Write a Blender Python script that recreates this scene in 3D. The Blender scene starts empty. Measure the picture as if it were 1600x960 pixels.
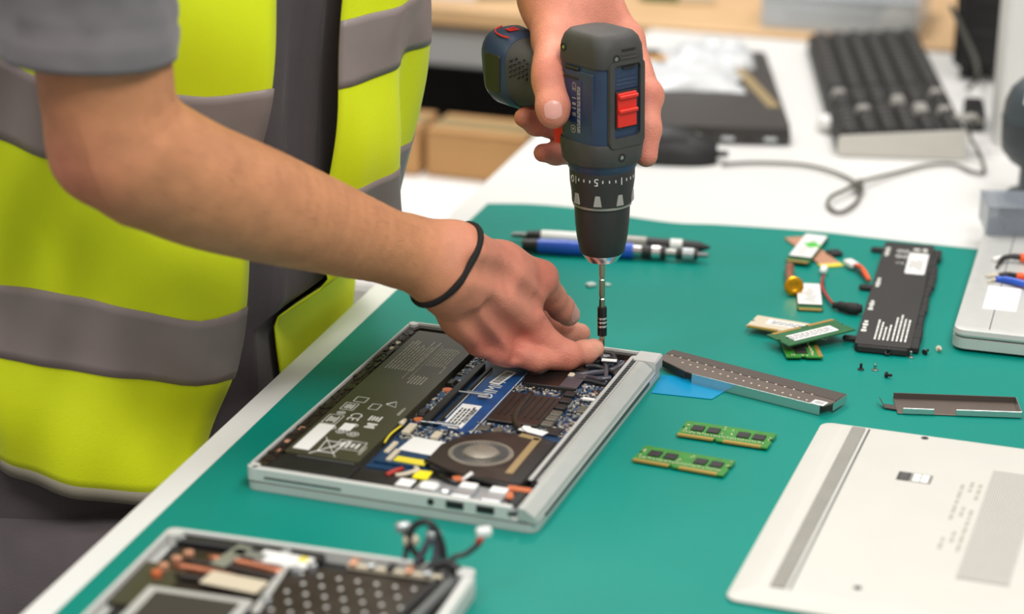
import bpy, bmesh, math, random
import numpy as np
from mathutils import Vector, Matrix, noise as mnoise
from mathutils.bvhtree import BVHTree

random.seed(7)
R = math.radians
scene = bpy.context.scene
COL = scene.collection

# ------------------------------------------------------------------ camera
# mat surface is z = 0, the floor is z = -0.76, the camera stands over the origin
CAM_F, CAM_H, CAM_PITCH, CAM_ROLL = 3722.0, 0.676, 0.336, -0.021
cam = bpy.data.cameras.new('camera')
cam.sensor_width = 36.0
cam.lens = 36.0 * CAM_F / 1600.0
cam.clip_start = 0.05
cam.dof.use_dof = True
cam.dof.focus_distance = 1.87
cam.dof.aperture_fstop = 3.5
camo = bpy.data.objects.new('camera', cam)
COL.objects.link(camo)
camo.matrix_world = (Matrix.Translation((0, 0, CAM_H)) @ Matrix.Rotation(math.pi / 2 - CAM_PITCH, 4, 'X')
                     @ Matrix.Rotation(-CAM_ROLL, 4, 'Z'))
scene.camera = camo

# ------------------------------------------------------------------ world, lamps, exposure
world = bpy.data.worlds.new('room_light')
scene.world = world
world.use_nodes = True
bg = world.node_tree.nodes['Background']
bg.inputs['Color'].default_value = (1.0, 0.985, 0.96, 1)
bg.inputs['Strength'].default_value = 0.40

def ceiling_lamp(x, y, z, sx, sy, energy, rz=0.0):
    l = bpy.data.lights.new('ceiling_lamp', 'AREA')
    l.shape = 'RECTANGLE'; l.size = sx; l.size_y = sy; l.energy = energy
    l.color = (1.0, 0.975, 0.94)
    o = bpy.data.objects.new('ceiling_lamp', l); COL.objects.link(o)
    o.location = (x, y, z); o.rotation_euler = (0, 0, rz)
for (lx, ly, e) in ((-0.15, 3.15, 30), (1.0, 2.3, 15), (0.55, 0.35, 41), (-1.0, 0.9, 17)):
    ceiling_lamp(lx, ly, 1.85, 0.6, 1.2, e, R(-15))

vs = scene.view_settings
vs.view_transform = 'Standard'; vs.look = 'None'; vs.gamma = 1.0; vs.use_curve_mapping = False
vs.exposure = 0.0

# ------------------------------------------------------------------ picture-to-place helpers
def ray(px, py):
    X, Y = px - 800.0, 480.0 - py
    cr, sr = math.cos(CAM_ROLL), math.sin(CAM_ROLL)
    u = (X * cr + Y * sr) / CAM_F; v = (-X * sr + Y * cr) / CAM_F
    c, s = math.cos(CAM_PITCH), math.sin(CAM_PITCH)
    return Vector((u, c + v * s, -s + v * c))
def onz(px, py, z=0.0):
    d = ray(px, py); t = (z - CAM_H) / d.z
    return Vector((0, 0, CAM_H)) + d * t
def ony(px, py, y):
    d = ray(px, py); t = y / d.y
    return Vector((0, 0, CAM_H)) + d * t

# ------------------------------------------------------------------ materials
def lin(c):
    return tuple((v / 12.92 if v <= 0.04045 else ((v + 0.055) / 1.055) ** 2.4) for v in [x / 255.0 for x in c])
MATS = {}
def mat(name, rgb, rough=0.5, metal=0.0, var=0.0, vscale=20.0, bump=0.0, bscale=200.0, spec=0.5, alpha=1.0,
        trans=0.0, coat=0.0, rvar=0.0, stretch=None, sss=0.0, sheen=0.0):
    m = bpy.data.materials.new(name); m.use_nodes = True
    nt = m.node_tree; b = nt.nodes['Principled BSDF']
    c = lin(rgb)
    b.inputs['Base Color'].default_value = (*c, 1)
    b.inputs['Roughness'].default_value = rough
    b.inputs['Metallic'].default_value = metal
    b.inputs['Specular IOR Level'].default_value = spec
    b.inputs['Alpha'].default_value = alpha
    b.inputs['Transmission Weight'].default_value = trans
    b.inputs['Coat Weight'].default_value = coat
    b.inputs['Sheen Weight'].default_value = sheen
    if sss:
        b.inputs['Subsurface Weight'].default_value = sss
        b.inputs['Subsurface Radius'].default_value = (0.006, 0.002, 0.001)
        b.inputs['Subsurface Scale'].default_value = 1.0
    if var or bump or rvar:
        tc = nt.nodes.new('ShaderNodeTexCoord'); mp = nt.nodes.new('ShaderNodeMapping')
        nt.links.new(tc.outputs['Object'], mp.inputs['Vector'])
        if stretch: mp.inputs['Scale'].default_value = stretch
    if var:
        n = nt.nodes.new('ShaderNodeTexNoise'); n.inputs['Scale'].default_value = vscale; n.inputs['Detail'].default_value = 5
        nt.links.new(mp.outputs['Vector'], n.inputs['Vector'])
        r = nt.nodes.new('ShaderNodeValToRGB')
        r.color_ramp.elements[0].position = 0.3; r.color_ramp.elements[1].position = 0.7
        r.color_ramp.elements[0].color = (*[max(0, x * (1 - var)) for x in c], 1)
        r.color_ramp.elements[1].color = (*[min(1, x * (1 + var)) for x in c], 1)
        nt.links.new(n.outputs['Fac'], r.inputs['Fac']); nt.links.new(r.outputs['Color'], b.inputs['Base Color'])
        if rvar:
            mr = nt.nodes.new('ShaderNodeMapRange')
            mr.inputs['To Min'].default_value = max(0, rough - rvar); mr.inputs['To Max'].default_value = min(1, rough + rvar)
            nt.links.new(n.outputs['Fac'], mr.inputs['Value']); nt.links.new(mr.outputs['Result'], b.inputs['Roughness'])
    if bump:
        n2 = nt.nodes.new('ShaderNodeTexNoise'); n2.inputs['Scale'].default_value = bscale; n2.inputs['Detail'].default_value = 4
        nt.links.new(mp.outputs['Vector'], n2.inputs['Vector'])
        bp = nt.nodes.new('ShaderNodeBump'); bp.inputs['Strength'].default_value = bump; bp.inputs['Distance'].default_value = 0.001
        nt.links.new(n2.outputs['Fac'], bp.inputs['Height']); nt.links.new(bp.outputs['Normal'], b.inputs['Normal'])
    MATS[name] = m
    return m

mat('mat_teal', (0, 131, 118), 0.40, var=0.05, vscale=9, bump=0.12, bscale=900, spec=0.22, rvar=0.06)
mat('desk_white', (226, 225, 222), 0.42, var=0.02, vscale=6)
mat('desk_edge', (216, 208, 196), 0.5, var=0.04, vscale=30)
mat('wood', (212, 174, 128), 0.5, var=0.12, vscale=8, stretch=(1, 9, 9))
mat('steel_grey', (120, 122, 124), 0.5, metal=0.3)
mat('floor_grey', (92, 86, 82), 0.7, var=0.15, vscale=6)
mat('wall_white', (226, 222, 214), 0.9, var=0.02)
mat('silver', (200, 200, 196), 0.4, metal=0.25, var=0.03, vscale=60, bump=0.03, bscale=2500)
mat('silver_light', (206, 207, 202), 0.45, metal=0.08, var=0.02, vscale=30)
mat('cover_white', (200, 198, 190), 0.5, var=0.015, vscale=30)
mat('cover_print', (172, 167, 157), 0.6)
mat('hinge_silver', (182, 184, 179), 0.42, metal=0.2, var=0.03, vscale=60)
mat('beam_grey', (176, 178, 180), 0.5)
mat('silver_dark', (120, 122, 122), 0.4, metal=0.6)
mat('gap_dark', (52, 66, 66), 0.6)
mat('foot_grey', (140, 137, 130), 0.7, var=0.06, vscale=40)
mat('black_plastic', (26, 25, 25), 0.5, var=0.2, vscale=60)
mat('black_gloss', (22, 21, 20), 0.22, var=0.2, vscale=40)
mat('black_matte', (34, 32, 30), 0.7, var=0.25, vscale=50)
mat('brown_black', (50, 42, 36), 0.38, var=0.3, vscale=60, metal=0.2, rvar=0.1)
mat('battery_green', (64, 62, 46), 0.42, var=0.12, vscale=14, bump=0.1, bscale=700)
mat('battery_black', (40, 37, 35), 0.62, var=0.12, vscale=40, bump=0.15, bscale=900)
mat('print_white', (214, 214, 208), 0.6)
mat('print_grey', (164, 162, 148), 0.6)
mat('label_white', (236, 235, 232), 0.5, var=0.02)
mat('print_black', (40, 40, 44), 0.6)
mat('pcb_blue', (10, 70, 128), 0.35, var=0.25, vscale=80)
mat('pcb_blue_dark', (22, 58, 92), 0.4, var=0.35, vscale=160)
mat('pcb_green', (52, 130, 44), 0.4, var=0.18, vscale=120)
mat('pcb_green_dark', (30, 96, 52), 0.4, var=0.18, vscale=120)
mat('gold_contact', (202, 160, 84), 0.35, metal=0.6)
mat('gold', (222, 160, 30), 0.25, metal=0.9)
mat('copper', (190, 122, 92), 0.32, metal=0.75, var=0.12, vscale=60)
mat('copper_pale', (226, 168, 136), 0.35, metal=0.5)
mat('chip_black', (34, 32, 32), 0.45, var=0.15, vscale=200)
mat('chip_grey', (110, 106, 96), 0.45, metal=0.4, var=0.1, vscale=100)
mat('component_pale', (208, 196, 172), 0.5)
mat('component_silver', (190, 194, 196), 0.3, metal=0.7)
mat('yellow_tape', (232, 214, 60), 0.5)
mat('yellow_bright', (245, 225, 20), 0.5)
mat('orange', (196, 104, 58), 0.5)
mat('orange_bright', (236, 88, 30), 0.45)
mat('blue_plastic', (36, 84, 190), 0.35)
mat('blue_film', (0, 150, 200), 0.25, alpha=0.9)
mat('tape_grey', (150, 148, 140), 0.35, metal=0.4)
mat('fan_silver', (150, 144, 132), 0.4, metal=0.5, var=0.1, vscale=120)
mat('gold_tape', (168, 146, 104), 0.4, metal=0.3)
mat('steel', (186, 184, 180), 0.26, metal=1.0)
mat('steel_brown', (116, 104, 96), 0.42, metal=0.55, var=0.06, vscale=60)
mat('steel_brown_dark', (84, 76, 70), 0.5, metal=0.4)
mat('steel_edge', (196, 204, 200), 0.25, metal=0.85)
mat('drill_blue', (43, 60, 86), 0.42, var=0.08, vscale=80, bump=0.08, bscale=2500)
mat('drill_blue_gloss', (22, 48, 84), 0.2)
mat('drill_grey', (66, 64, 62), 0.62, var=0.12, vscale=60, bump=0.2, bscale=1800)
mat('drill_black', (44, 42, 41), 0.5, var=0.1, vscale=80, bump=0.1, bscale=2000)
mat('drill_red', (226, 44, 28), 0.38)
mat('chrome', (236, 230, 228), 0.24, metal=1.0)
mat('bit_steel', (178, 166, 152), 0.24, metal=1.0)
mat('vest_yellow', (230, 244, 0), 0.7, var=0.03, vscale=10, bump=0.25, bscale=700, sheen=0.1)
mat('band_grey', (150, 136, 134), 0.5, var=0.06, vscale=25, bump=0.12, bscale=500, metal=0.12)
mat('piping_grey', (142, 136, 120), 0.7, bump=0.2, bscale=700)
mat('shirt_grey', (86, 78, 82), 0.85, var=0.06, vscale=30, bump=0.35, bscale=900, sheen=0.2)
mat('sleeve_grey', (116, 110, 113), 0.85, var=0.05, vscale=30, bump=0.3, bscale=900, sheen=0.2)
mat('trouser_grey', (80, 72, 74), 0.85, var=0.15, vscale=18, bump=0.4, bscale=500, sheen=0.2)
mat('band_black', (22, 20, 19), 0.85, bump=0.6, bscale=900)
mat('shoe_black', (30, 28, 27), 0.6)
mat('hair_brown', (82, 58, 40), 0.6, var=0.25, vscale=60)
mat('nail', (230, 168, 156), 0.32, sss=0.1)
mat('key_black', (44, 42, 41), 0.42, var=0.15, vscale=40)
mat('glint_and_pale_grey', (160, 156, 150), 0.45)  # paints light glints on some keys; own colour of plug and collar marks
mat('keyboard_black', (34, 33, 32), 0.6)
mat('keyboard_silver', (206, 202, 194), 0.4, metal=0.2)
mat('cable_grey', (96, 94, 86), 0.55)
mat('cable_black', (34, 33, 34), 0.45)
mat('cable_sleeve', (74, 74, 82), 0.25)
mat('red_wire', (176, 48, 36), 0.5)
mat('cardboard', (186, 142, 92), 0.85, var=0.06, vscale=12)
mat('cardboard_dark', (150, 112, 72), 0.85, var=0.06, vscale=12)
mat('paper_white', (238, 236, 234), 0.7, var=0.02)
mat('plastic_bag', (240, 240, 240), 0.25, alpha=0.85)
mat('clear_plastic', (206, 214, 220), 0.15, alpha=0.6)
mat('clear_box_grey', (150, 158, 168), 0.12, alpha=0.45)
mat('laptop_black', (58, 54, 51), 0.5, var=0.15, vscale=8)
mat('device_grey', (66, 74, 78), 0.4)
mat('device_dark', (50, 56, 60), 0.45)
mat('pencil_orange', (216, 156, 60), 0.5)
mat('dust', (190, 200, 196), 0.8)

# ------------------------------------------------------------------ mesh helpers
class MB:
    def __init__(s): s.v = []; s.f = []
    def add(s, vs_, fs, M=None):
        n = len(s.v)
        if M is not None: vs_ = [M @ Vector(p) for p in vs_]
        s.v += [tuple(p) for p in vs_]; s.f += [tuple(i + n for i in f) for f in fs]
        return s
    def box(s, c, d, bevel=0.0, M=None, rz=0.0, segs=1):
        x, y, z = d[0] / 2, d[1] / 2, d[2] / 2
        T = Matrix.Translation(c) @ Matrix.Rotation(rz, 4, 'Z')
        if M is not None: T = M @ T
        if bevel <= 0:
            vv = [(-x, -y, -z), (x, -y, -z), (x, y, -z), (-x, y, -z), (-x, -y, z), (x, -y, z), (x, y, z), (-x, y, z)]
            ff = [(0, 3, 2, 1), (4, 5, 6, 7), (0, 1, 5, 4), (1, 2, 6, 5), (2, 3, 7, 6), (3, 0, 4, 7)]
            return s.add(vv, ff, T)
        bm = bmesh.new(); bmesh.ops.create_cube(bm, size=1.0)
        for v in bm.verts: v.co = Vector((v.co.x * d[0], v.co.y * d[1], v.co.z * d[2]))
        bmesh.ops.bevel(bm, geom=list(bm.edges), offset=min(bevel, min(d) * 0.49), segments=segs, affect='EDGES', profile=0.5)
        bm.verts.index_update()
        s.add([v.co.copy() for v in bm.verts], [[v.index for v in f.verts] for f in bm.faces], T); bm.free()
        return s
    def prism(s, pts, z0, z1, M=None, inset=0.0):
        n = len(pts)
        cx = sum(p[0] for p in pts) / n; cy = sum(p[1] for p in pts) / n
        vv = [(p[0], p[1], z0) for p in pts] + [(p[0], p[1], z1) for p in pts]
        ff = [tuple(range(n - 1, -1, -1)), tuple(range(n, 2 * n))] + [(i, (i + 1) % n, n + (i + 1) % n, n + i) for i in range(n)]
        return s.add(vv, ff, M)
    def lathe(s, prof, seg=32, M=None, caps=True):
        vv = []; ff = []
        for (r, z) in prof:
            for k in range(seg):
                a = 2 * math.pi * k / seg; vv.append((r * math.cos(a), r * math.sin(a), z))
        for i in range(len(prof) - 1):
            for k in range(seg):
                k2 = (k + 1) % seg
                ff.append((i * seg + k, i * seg + k2, (i + 1) * seg + k2, (i + 1) * seg + k))
        if caps:
            ff.append(tuple(range(seg - 1, -1, -1))); o = (len(prof) - 1) * seg; ff.append(tuple(o + k for k in range(seg)))
        return s.add(vv, ff, M)
    def loft(s, rings, M=None, caps=True, closed=True):
        n = len(rings[0]); vv = [p for r in rings for p in r]; ff = []
        for i in range(len(rings) - 1):
            for k in range(n if closed else n - 1):
                k2 = (k + 1) % n
                ff.append((i * n + k, i * n + k2, (i + 1) * n + k2, (i + 1) * n + k))
        if caps and closed:
            ff.append(tuple(range(n - 1, -1, -1))); o = (len(rings) - 1) * n; ff.append(tuple(o + k for k in range(n)))
        return s.add(vv, ff, M)
    def tube(s, path, r, seg=8, M=None, sub=0, caps=True):
        P = [Vector(p) for p in path]
        if sub: P = spline(P, sub)
        rr = r if isinstance(r, (list, tuple)) else [r] * len(P)
        if len(rr) != len(P):
            rr = [rr[min(len(rr) - 1, int(i * (len(rr) - 1) / max(1, len(P) - 1) + 0.5))] for i in range(len(P))]
        rings = []; up = Vector((0, 0, 1))
        for i, p in enumerate(P):
            t = (P[min(i + 1, len(P) - 1)] - P[max(i - 1, 0)]).normalized()
            if abs(t.dot(up)) > 0.95: up = Vector((1, 0, 0)) if abs(t.x) < 0.9 else Vector((0, 1, 0))
            a = t.cross(up).normalized(); b = a.cross(t).normalized(); up = b
            rings.append([p + (a * math.cos(2 * math.pi * k / seg) + b * math.sin(2 * math.pi * k / seg)) * rr[i] for k in range(seg)])
        return s.loft(rings, M, caps)
    def text(s, txt, size, M=None, extrude=0.0):
        cu = bpy.data.curves.new('t', 'FONT'); cu.body = txt; cu.size = size; cu.align_x = 'CENTER'; cu.align_y = 'CENTER'
        cu.resolution_u = 2; cu.extrude = extrude
        o = bpy.data.objects.new('t', cu)
        me = bpy.data.meshes.new_from_object(o)
        s.add([v.co.copy() for v in me.vertices], [list(p.vertices) for p in me.polygons], M)
        bpy.data.objects.remove(o); bpy.data.curves.remove(cu); bpy.data.meshes.remove(me)
        return s
    def build(s, name, material, parent=None, smooth=False, offset=None, angle=None):
        me = bpy.data.meshes.new(name)
        vv = s.v if offset is None else [(p[0] - offset[0], p[1] - offset[1], p[2] - offset[2]) for p in s.v]
        me.from_pydata(vv, [], s.f); me.update()
        if smooth:
            me.polygons.foreach_set('use_smooth', [True] * len(me.polygons))
            if angle: me.set_sharp_from_angle(angle=R(angle))
        me.materials.append(MATS[material] if isinstance(material, str) else material)
        o = bpy.data.objects.new(name, me); COL.objects.link(o)
        if parent is not None: o.parent = parent
        return o

def spline(P, sub):
    out = []
    n = len(P)
    for i in range(n - 1):
        p0, p1, p2, p3 = P[max(i - 1, 0)], P[i], P[i + 1], P[min(i + 2, n - 1)]
        for k in range(sub):
            t = k / sub
            out.append(0.5 * ((2 * p1) + (p2 - p0) * t + (2 * p0 - 5 * p1 + 4 * p2 - p3) * t * t + (3 * p1 - p0 - 3 * p2 + p3) * t ** 3))
    out.append(P[-1].copy())
    return out
def rrect(hx, hy, r, n=5, cx=0.0, cy=0.0):
    pts = []
    for (sx, sy, a0) in ((1, 1, 0), (-1, 1, 90), (-1, -1, 180), (1, -1, 270)):
        for k in range(n + 1):
            a = R(a0 + 90 * k / n)
            pts.append((cx + sx * (hx - r) + r * math.cos(a), cy + sy * (hy - r) + r * math.sin(a)))
    return pts
def tag(o, label=None, cat=None, group=None, kind=None):
    if label: o['label'] = label
    if cat: o['category'] = cat
    if group: o['group'] = group
    if kind: o['kind'] = kind
    return o
def thing(name, label, cat, loc=(0, 0, 0), rz=0.0, group=None, rot=None):
    o = bpy.data.objects.new(name, None); COL.objects.link(o)
    o.location = loc; o.rotation_euler = rot if rot else (0, 0, rz)
    o.empty_display_size = 0.02
    return tag(o, label, cat, group)
def share(o, name, parent, loc=(0, 0, 0), rz=0.0, material=None):
    c = bpy.data.objects.new(name, o.data); COL.objects.link(c); c.parent = parent; c.location = loc; c.rotation_euler = (0, 0, rz)
    return c
def TR(x=0, y=0, z=0, rx=0, ry=0, rz=0):
    return Matrix.Translation((x, y, z)) @ Matrix.Rotation(rz, 4, 'Z') @ Matrix.Rotation(ry, 4, 'Y') @ Matrix.Rotation(rx, 4, 'X')

# ------------------------------------------------------------------ structure and benches
FLOOR = -0.76
E_DIR = Vector((0.267, 0.964, 0)).normalized()      # along the bench edge, away from the camera
E_NRM = Vector((0.964, -0.267, 0)).normalized()     # from the person across the bench
E_YAW = math.atan2(-E_DIR.x, E_DIR.y)               # about -0.27
E0 = Vector((-0.3007, 1.3443, 0))

tag(MB().box((0.4, 2.0, FLOOR - 0.025), (7, 7, 0.05)).build('floor', 'floor_grey'), kind='structure')
tag(MB().box((0.4, 5.5, 0.6), (7, 0.1, 2.8)).build('wall_back', 'wall_white'), kind='structure')

def bench_pt(a, b):            # a across the bench from its left edge, b along it
    return E0 + E_NRM * a + E_DIR * b
BL = Matrix.Translation(E0) @ Matrix.Rotation(E_YAW, 4, 'Z')   # local x across, y along
bench = thing('workbench', 'white workbench partly covered by a teal green work mat', 'workbench', (E0.x, E0.y, FLOOR), E_YAW)
ZT = -0.002 - FLOOR
B_NEAR, B_FAR, B_WID = -0.42, 1.772, 0.95
top = MB().prism(rrect(B_WID / 2, (B_FAR - B_NEAR) / 2, 0.008, 4, B_WID / 2, (B_FAR + B_NEAR) / 2), ZT - 0.025, ZT)
top.build('bench_top', 'desk_white', bench)
MB().box((-0.0008, (B_FAR + B_NEAR) / 2, ZT - 0.0128), (0.0018, B_FAR - B_NEAR - 0.02, 0.0236), 0.0004).build('edge_band', 'desk_edge', bench)
leg0 = None
for (x, y) in ((0.06, B_NEAR + 0.08), (B_WID - 0.06, B_NEAR + 0.08), (0.06, B_FAR - 0.08), (B_WID - 0.06, B_FAR - 0.08)):
    if leg0 is None:
        leg0 = MB().box((0, 0, (ZT - 0.025) / 2), (0.05, 0.05, ZT - 0.025), 0.004).build('leg', 'steel_grey', bench); leg0.location = (x, y, 0)
    else: share(leg0, 'leg', bench, (x, y, 0))
MB().box((0.46, B_NEAR + 0.08, ZT - 0.05), (0.74, 0.03, 0.05)).box((0.46, B_FAR - 0.08, ZT - 0.05), (0.74, 0.03, 0.05)).build('frame', 'steel_grey', bench)

# teal mat with its wavy far edge (about 2 mm thick)
far = [onz(*p) for p in ((762, 318), (830, 319), (900, 325), (960, 335), (1050, 348), (1120, 351), (1200, 356), (1290, 363), (1350, 370), (1440, 380), (1515, 388))]
far = spline(far, 4)
d_ = (far[-1] - far[-6]).normalized()
far += [far[-1] + d_ * 0.1, far[-1] + d_ * 0.22, far[-1] + d_ * 0.36]
left_near = bench_pt(0.0195, B_NEAR + 0.1); left_far = far[0]
poly = [bench_pt(0.86, B_NEAR + 0.1)] + list(reversed([])) + far[::-1] + [left_near]
mm = MB()
pts = [(p.x, p.y) for p in poly]
mm.prism(pts, -0.0018, 0.0)
mo = mm.build('work_mat', 'mat_teal')
bm = bmesh.new(); bm.from_mesh(mo.data); bmesh.ops.recalc_face_normals(bm, faces=bm.faces); bm.to_mesh(mo.data); bm.free()
tag(mo, 'teal green antistatic mat with a wavy far edge lying on the workbench', 'mat')

# wooden desk behind, with its metal beam
WD = thing('wooden_desk', 'light wooden desk with grey metal beam standing behind the workbench', 'desk', (*bench_pt(0, B_FAR + 0.006)[:2], FLOOR), E_YAW)
WZ = 0.004 - FLOOR
MB().box((0.15, 0.40, WZ - 0.0125), (1.9, 0.8, 0.025), 0.003).build('desk_top', 'wood', WD)
MB().box((0.15, 0.045, WZ - 0.062), (1.8, 0.03, 0.052), 0.003).build('beam', 'beam_grey', WD)
for x in (-0.72, 1.02):
    MB().box((x, 0.06, (WZ - 0.09) / 2), (0.06, 0.06, WZ - 0.09), 0.004).build('leg', 'steel_grey', WD)
    MB().box((x, 0.72, (WZ - 0.025) / 2), (0.06, 0.06, WZ - 0.025), 0.004).build('leg', 'steel_grey', WD)
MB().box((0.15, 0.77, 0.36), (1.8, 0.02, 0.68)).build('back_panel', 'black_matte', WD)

# cartons and storage under the wooden desk
def carton(name, a, b, z0, d, rz, m, label):
    p = bench_pt(a, b)
    t = thing(name, label, 'box', (p.x, p.y, z0), E_YAW + rz)
    h = d[2]
    MB().box((0, 0, h / 2), d, 0.003).build('carton_body', m, t)
    for s_ in (-1, 1):
        MB().box((0, s_ * d[1] * 0.25, h + 0.0018), (d[0] - 0.002, d[1] * 0.49, 0.003), 0.0008).build('flap', m, t)
    MB().box((0, 0, h + 0.0038), (d[0] * 0.98, 0.045, 0.0004)).build('packing_tape', 'gold_tape' if 'card' in m else 'label_white', t)
    return t
wc = carton('white_carton', -0.27, 1.40, FLOOR, (0.46, 0.62, 0.605), 0, 'paper_white', 'large white printed carton on the floor beside the bench corner')
pr = MB()
for i in range(9):
    pr.box((0.03 + random.uniform(-.02, .02), -0.25 + i * 0.022, 0.6088), (0.16 + random.uniform(-.05, .05), 0.005, 0.0003))
o = pr.build('printing', 'print_grey', wc); o['kind'] = 'stuff'
ZC = FLOOR + 0.6095
carton('cardboard_box', -0.345, 1.545, ZC, (0.23, 0.085, 0.058), 0.02, 'cardboard', 'brown cardboard box on the white carton, nearer the person')
carton('cardboard_box', -0.155, 1.55, ZC, (0.132, 0.085, 0.056), -0.03, 'cardboard', 'smaller brown cardboard box on the white carton, nearer the bench')
bb = thing('storage_bin', 'black plastic storage bin in the shadow under the wooden desk', 'bin', (-0.06, 3.66, FLOOR), E_YAW)
MB().box((0, 0, 0.3), (0.8, 0.14, 0.6), 0.01).build('bin_body', 'black_matte', bb)
MB().box((0, 0, 0.615), (0.82, 0.16, 0.03), 0.008).build('bin_lid', 'black_plastic', bb)
for i, x in enumerate((-0.28, -0.1, 0.09, 0.27)):
    MB().box((x, -0.075, 0.46), (0.05, 0.012, 0.02), 0.003).build('latch', 'silver_dark', bb)

# ------------------------------------------------------------------ the opened laptop
LA = Vector((-0.184, 1.5355, 0)); LYAW = -0.315
LU, LV = 0.214, 0.326
lap = thing('opened_laptop', 'silver laptop lying lid down with bottom cover removed and insides showing', 'laptop', LA, LYAW)
LMI = (Matrix.Translation(LA) @ Matrix.Rotation(LYAW, 4, 'Z')).inverted()
def uv(px, py, z=0.015):
    p = LMI @ onz(px, py, z); return p.x, p.y
def lpoly(pix, z0, z1, name, m, parent=lap):
    return MB().prism([uv(*p, z1) for p in pix][::1], z0, z1).build(name, m, parent)
def fix(o):
    bm = bmesh.new(); bm.from_mesh(o.data); bmesh.ops.recalc_face_normals(bm, faces=bm.faces); bm.to_mesh(o.data); bm.free(); return o
lid = MB().prism(rrect(LU / 2, LV / 2, 0.007, 5, LU / 2, LV / 2), 0.0005, 0.0062)
lid = lid.build('screen_lid', 'silver', lap)
for (x, y) in ((0.02, 0.02), (0.19, 0.02), (0.02, 0.30), (0.19, 0.30)):
    MB().lathe([(0.004, 0.0), (0.004, 0.0006)], 12, TR(x, y, 0)).build('rubber_pad', 'black_plastic', lid)
MB().prism(rrect(LU / 2 - 0.0035, LV / 2 - 0.0035, 0.006, 5, LU / 2, LV / 2), 0.0062, 0.0075).build('lid_gap', 'gap_dark', lap)
base = MB()
Z0, Z1 = 0.0075, 0.0175
base.prism(rrect(LU / 2, LV / 2, 0.006, 5, LU / 2, LV / 2), Z0, Z0 + 0.0015)
base.box((0.0008, LV / 2, (Z0 + Z1) / 2), (0.0016, LV - 0.008, Z1 - Z0), 0.0004)               # palm rest side
base.box((0.1, 0.0022, (Z0 + Z1) / 2), (0.192, 0.0045, Z1 - Z0), 0.0006)                      # port side
base.box((0.1, LV - 0.0009, (Z0 + Z1) / 2), (0.192, 0.0018, Z1 - Z0), 0.0004)
base.lathe([(0.0045, Z0), (0.0045, Z1)], 16, TR(0.0045, 0.0045, 0)); base.lathe([(0.0040, Z0), (0.0040, Z1)], 16, TR(0.004, LV - 0.004, 0))
base = base.build('base_shell', 'silver_light', lap)
# sloping hinge-side edge
hz = MB()
prof = [(0.2005, Z1), (0.2050, Z1 - 0.0002), (0.2125, Z1 - 0.0052), (0.2138, Z0 + 0.001), (0.2138, Z0), (0.2005, Z0)]
y0, y1 = 0.0, LV - 0.022
hz.loft([[(x, y, z) for (x, z) in prof] for y in (y0, y0 + 0.001, y1 - 0.001, y1)])
fix(hz.build('hinge_edge', 'hinge_silver', lap))
ec = MB(); ec.loft([[(x, y, z) for (x, z) in [(0.196, Z1 + 0.0004), (0.213, Z1 + 0.0004), (0.2143, Z1 - 0.001), (0.2143, Z0), (0.196, Z0)]] for y in (y1 + 0.0006, LV)])
fix(ec.build('hinge_end_cap', 'silver', lap))
MB().box((0.2143, LV / 2 - 0.01, 0.0069), (0.0012, LV - 0.06, 0.0022)).build('hinge_slot', 'gap_dark', lap)
# tray floor
FZ = 0.0095
MB().box((0.1, LV / 2, FZ - 0.0003), (0.196, LV - 0.008, 0.0008)).build('tray_floor', 'black_matte', lap)
# palm rest mess strip along the battery
pm = MB()
pm.box((0.0062, LV / 2, 0.0122), (0.009, LV - 0.012, 0.0055)); pm.box((0.098, LV - 0.0045, 0.0122), (0.19, 0.005, 0.0062))
for i in range(150):
    y = random.uniform(0.02, 0.315); x = random.uniform(0.0028, 0.0105)
    pm.box((x, y, 0.0148), (random.uniform(.001, .003), random.uniform(.002, .009), random.uniform(.001, .003)))
o = pm.build('frame_ribs', 'brown_black', lap); o['kind'] = 'stuff'
for (px, py) in ((440, 690), (471, 672), (600, 545), (612, 537), (424, 705)):
    u, v = uv(px, py, 0.014)
    MB().box((max(u, 0.0065), v, 0.0135), (0.004, 0.006, 0.0045), 0.0004).build('shield_tab', 'copper_pale' if px < 480 else 'component_pale', lap)
# battery
bat = MB().prism(rrect(0.0285, 0.1365, 0.002, 3, 0.0405, 0.1755), FZ, 0.0155).build('battery_pack', 'battery_green', lap)
BZ = 0.01556
def bprint(mb): return mb
pw = MB(); pg = MB()
# rows of fine print at the far end (they run along the laptop)
for i in range(9):
    u = 0.018 + i * 0.0027
    ln = (0.06, 0.058, 0.062, 0.056, 0.06, 0.05)[i % 6]
    v = 0.222
    while v < 0.222 + ln:
        w_ = random.uniform(0.003, 0.012); pg.box((u, v + w_ / 2, BZ), (0.0012, w_, 0.00012)); v += w_ + 0.0012
for i in range(7):
    u = 0.046 + i * 0.0024; v = 0.238
    while v < 0.275:
        w_ = random.uniform(0.003, 0.010); pg.box((u, v + w_ / 2, BZ), (0.0011, w_, 0.00012)); v += w_ + 0.0012
for (u, v0, v1) in ((0.0435, 0.205, 0.285), (0.0385, 0.205, 0.285)): pg.box((u, (v0 + v1) / 2, BZ), (0.0005, v1 - v0, 0.00012))
for i in range(5):
    u = 0.046 + i * 0.0026; v = 0.197
    while v < 0.214:
        w_ = random.uniform(0.002, 0.006); pg.box((u, v + w_ / 2, BZ), (0.0011, w_, 0.00012)); v += w_ + 0.0012
def T2(u, v, rz=90): return TR(u, v, BZ + 0.0001, rz=R(rz))
def word_bar(mb, x, y, wd, ln, z, n=5):
    for i in range(n): mb.box((x, y - ln / 2 + ln * (i + 0.5) / n, z), (wd * random.choice((0.7, 1.0)), ln / n * 0.72, 0.00012))
for (u, v) in ((0.062, 0.232), (0.063, 0.14), (0.064, 0.06)): word_bar(pg, u, v, 0.0022, 0.016, BZ)
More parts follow.
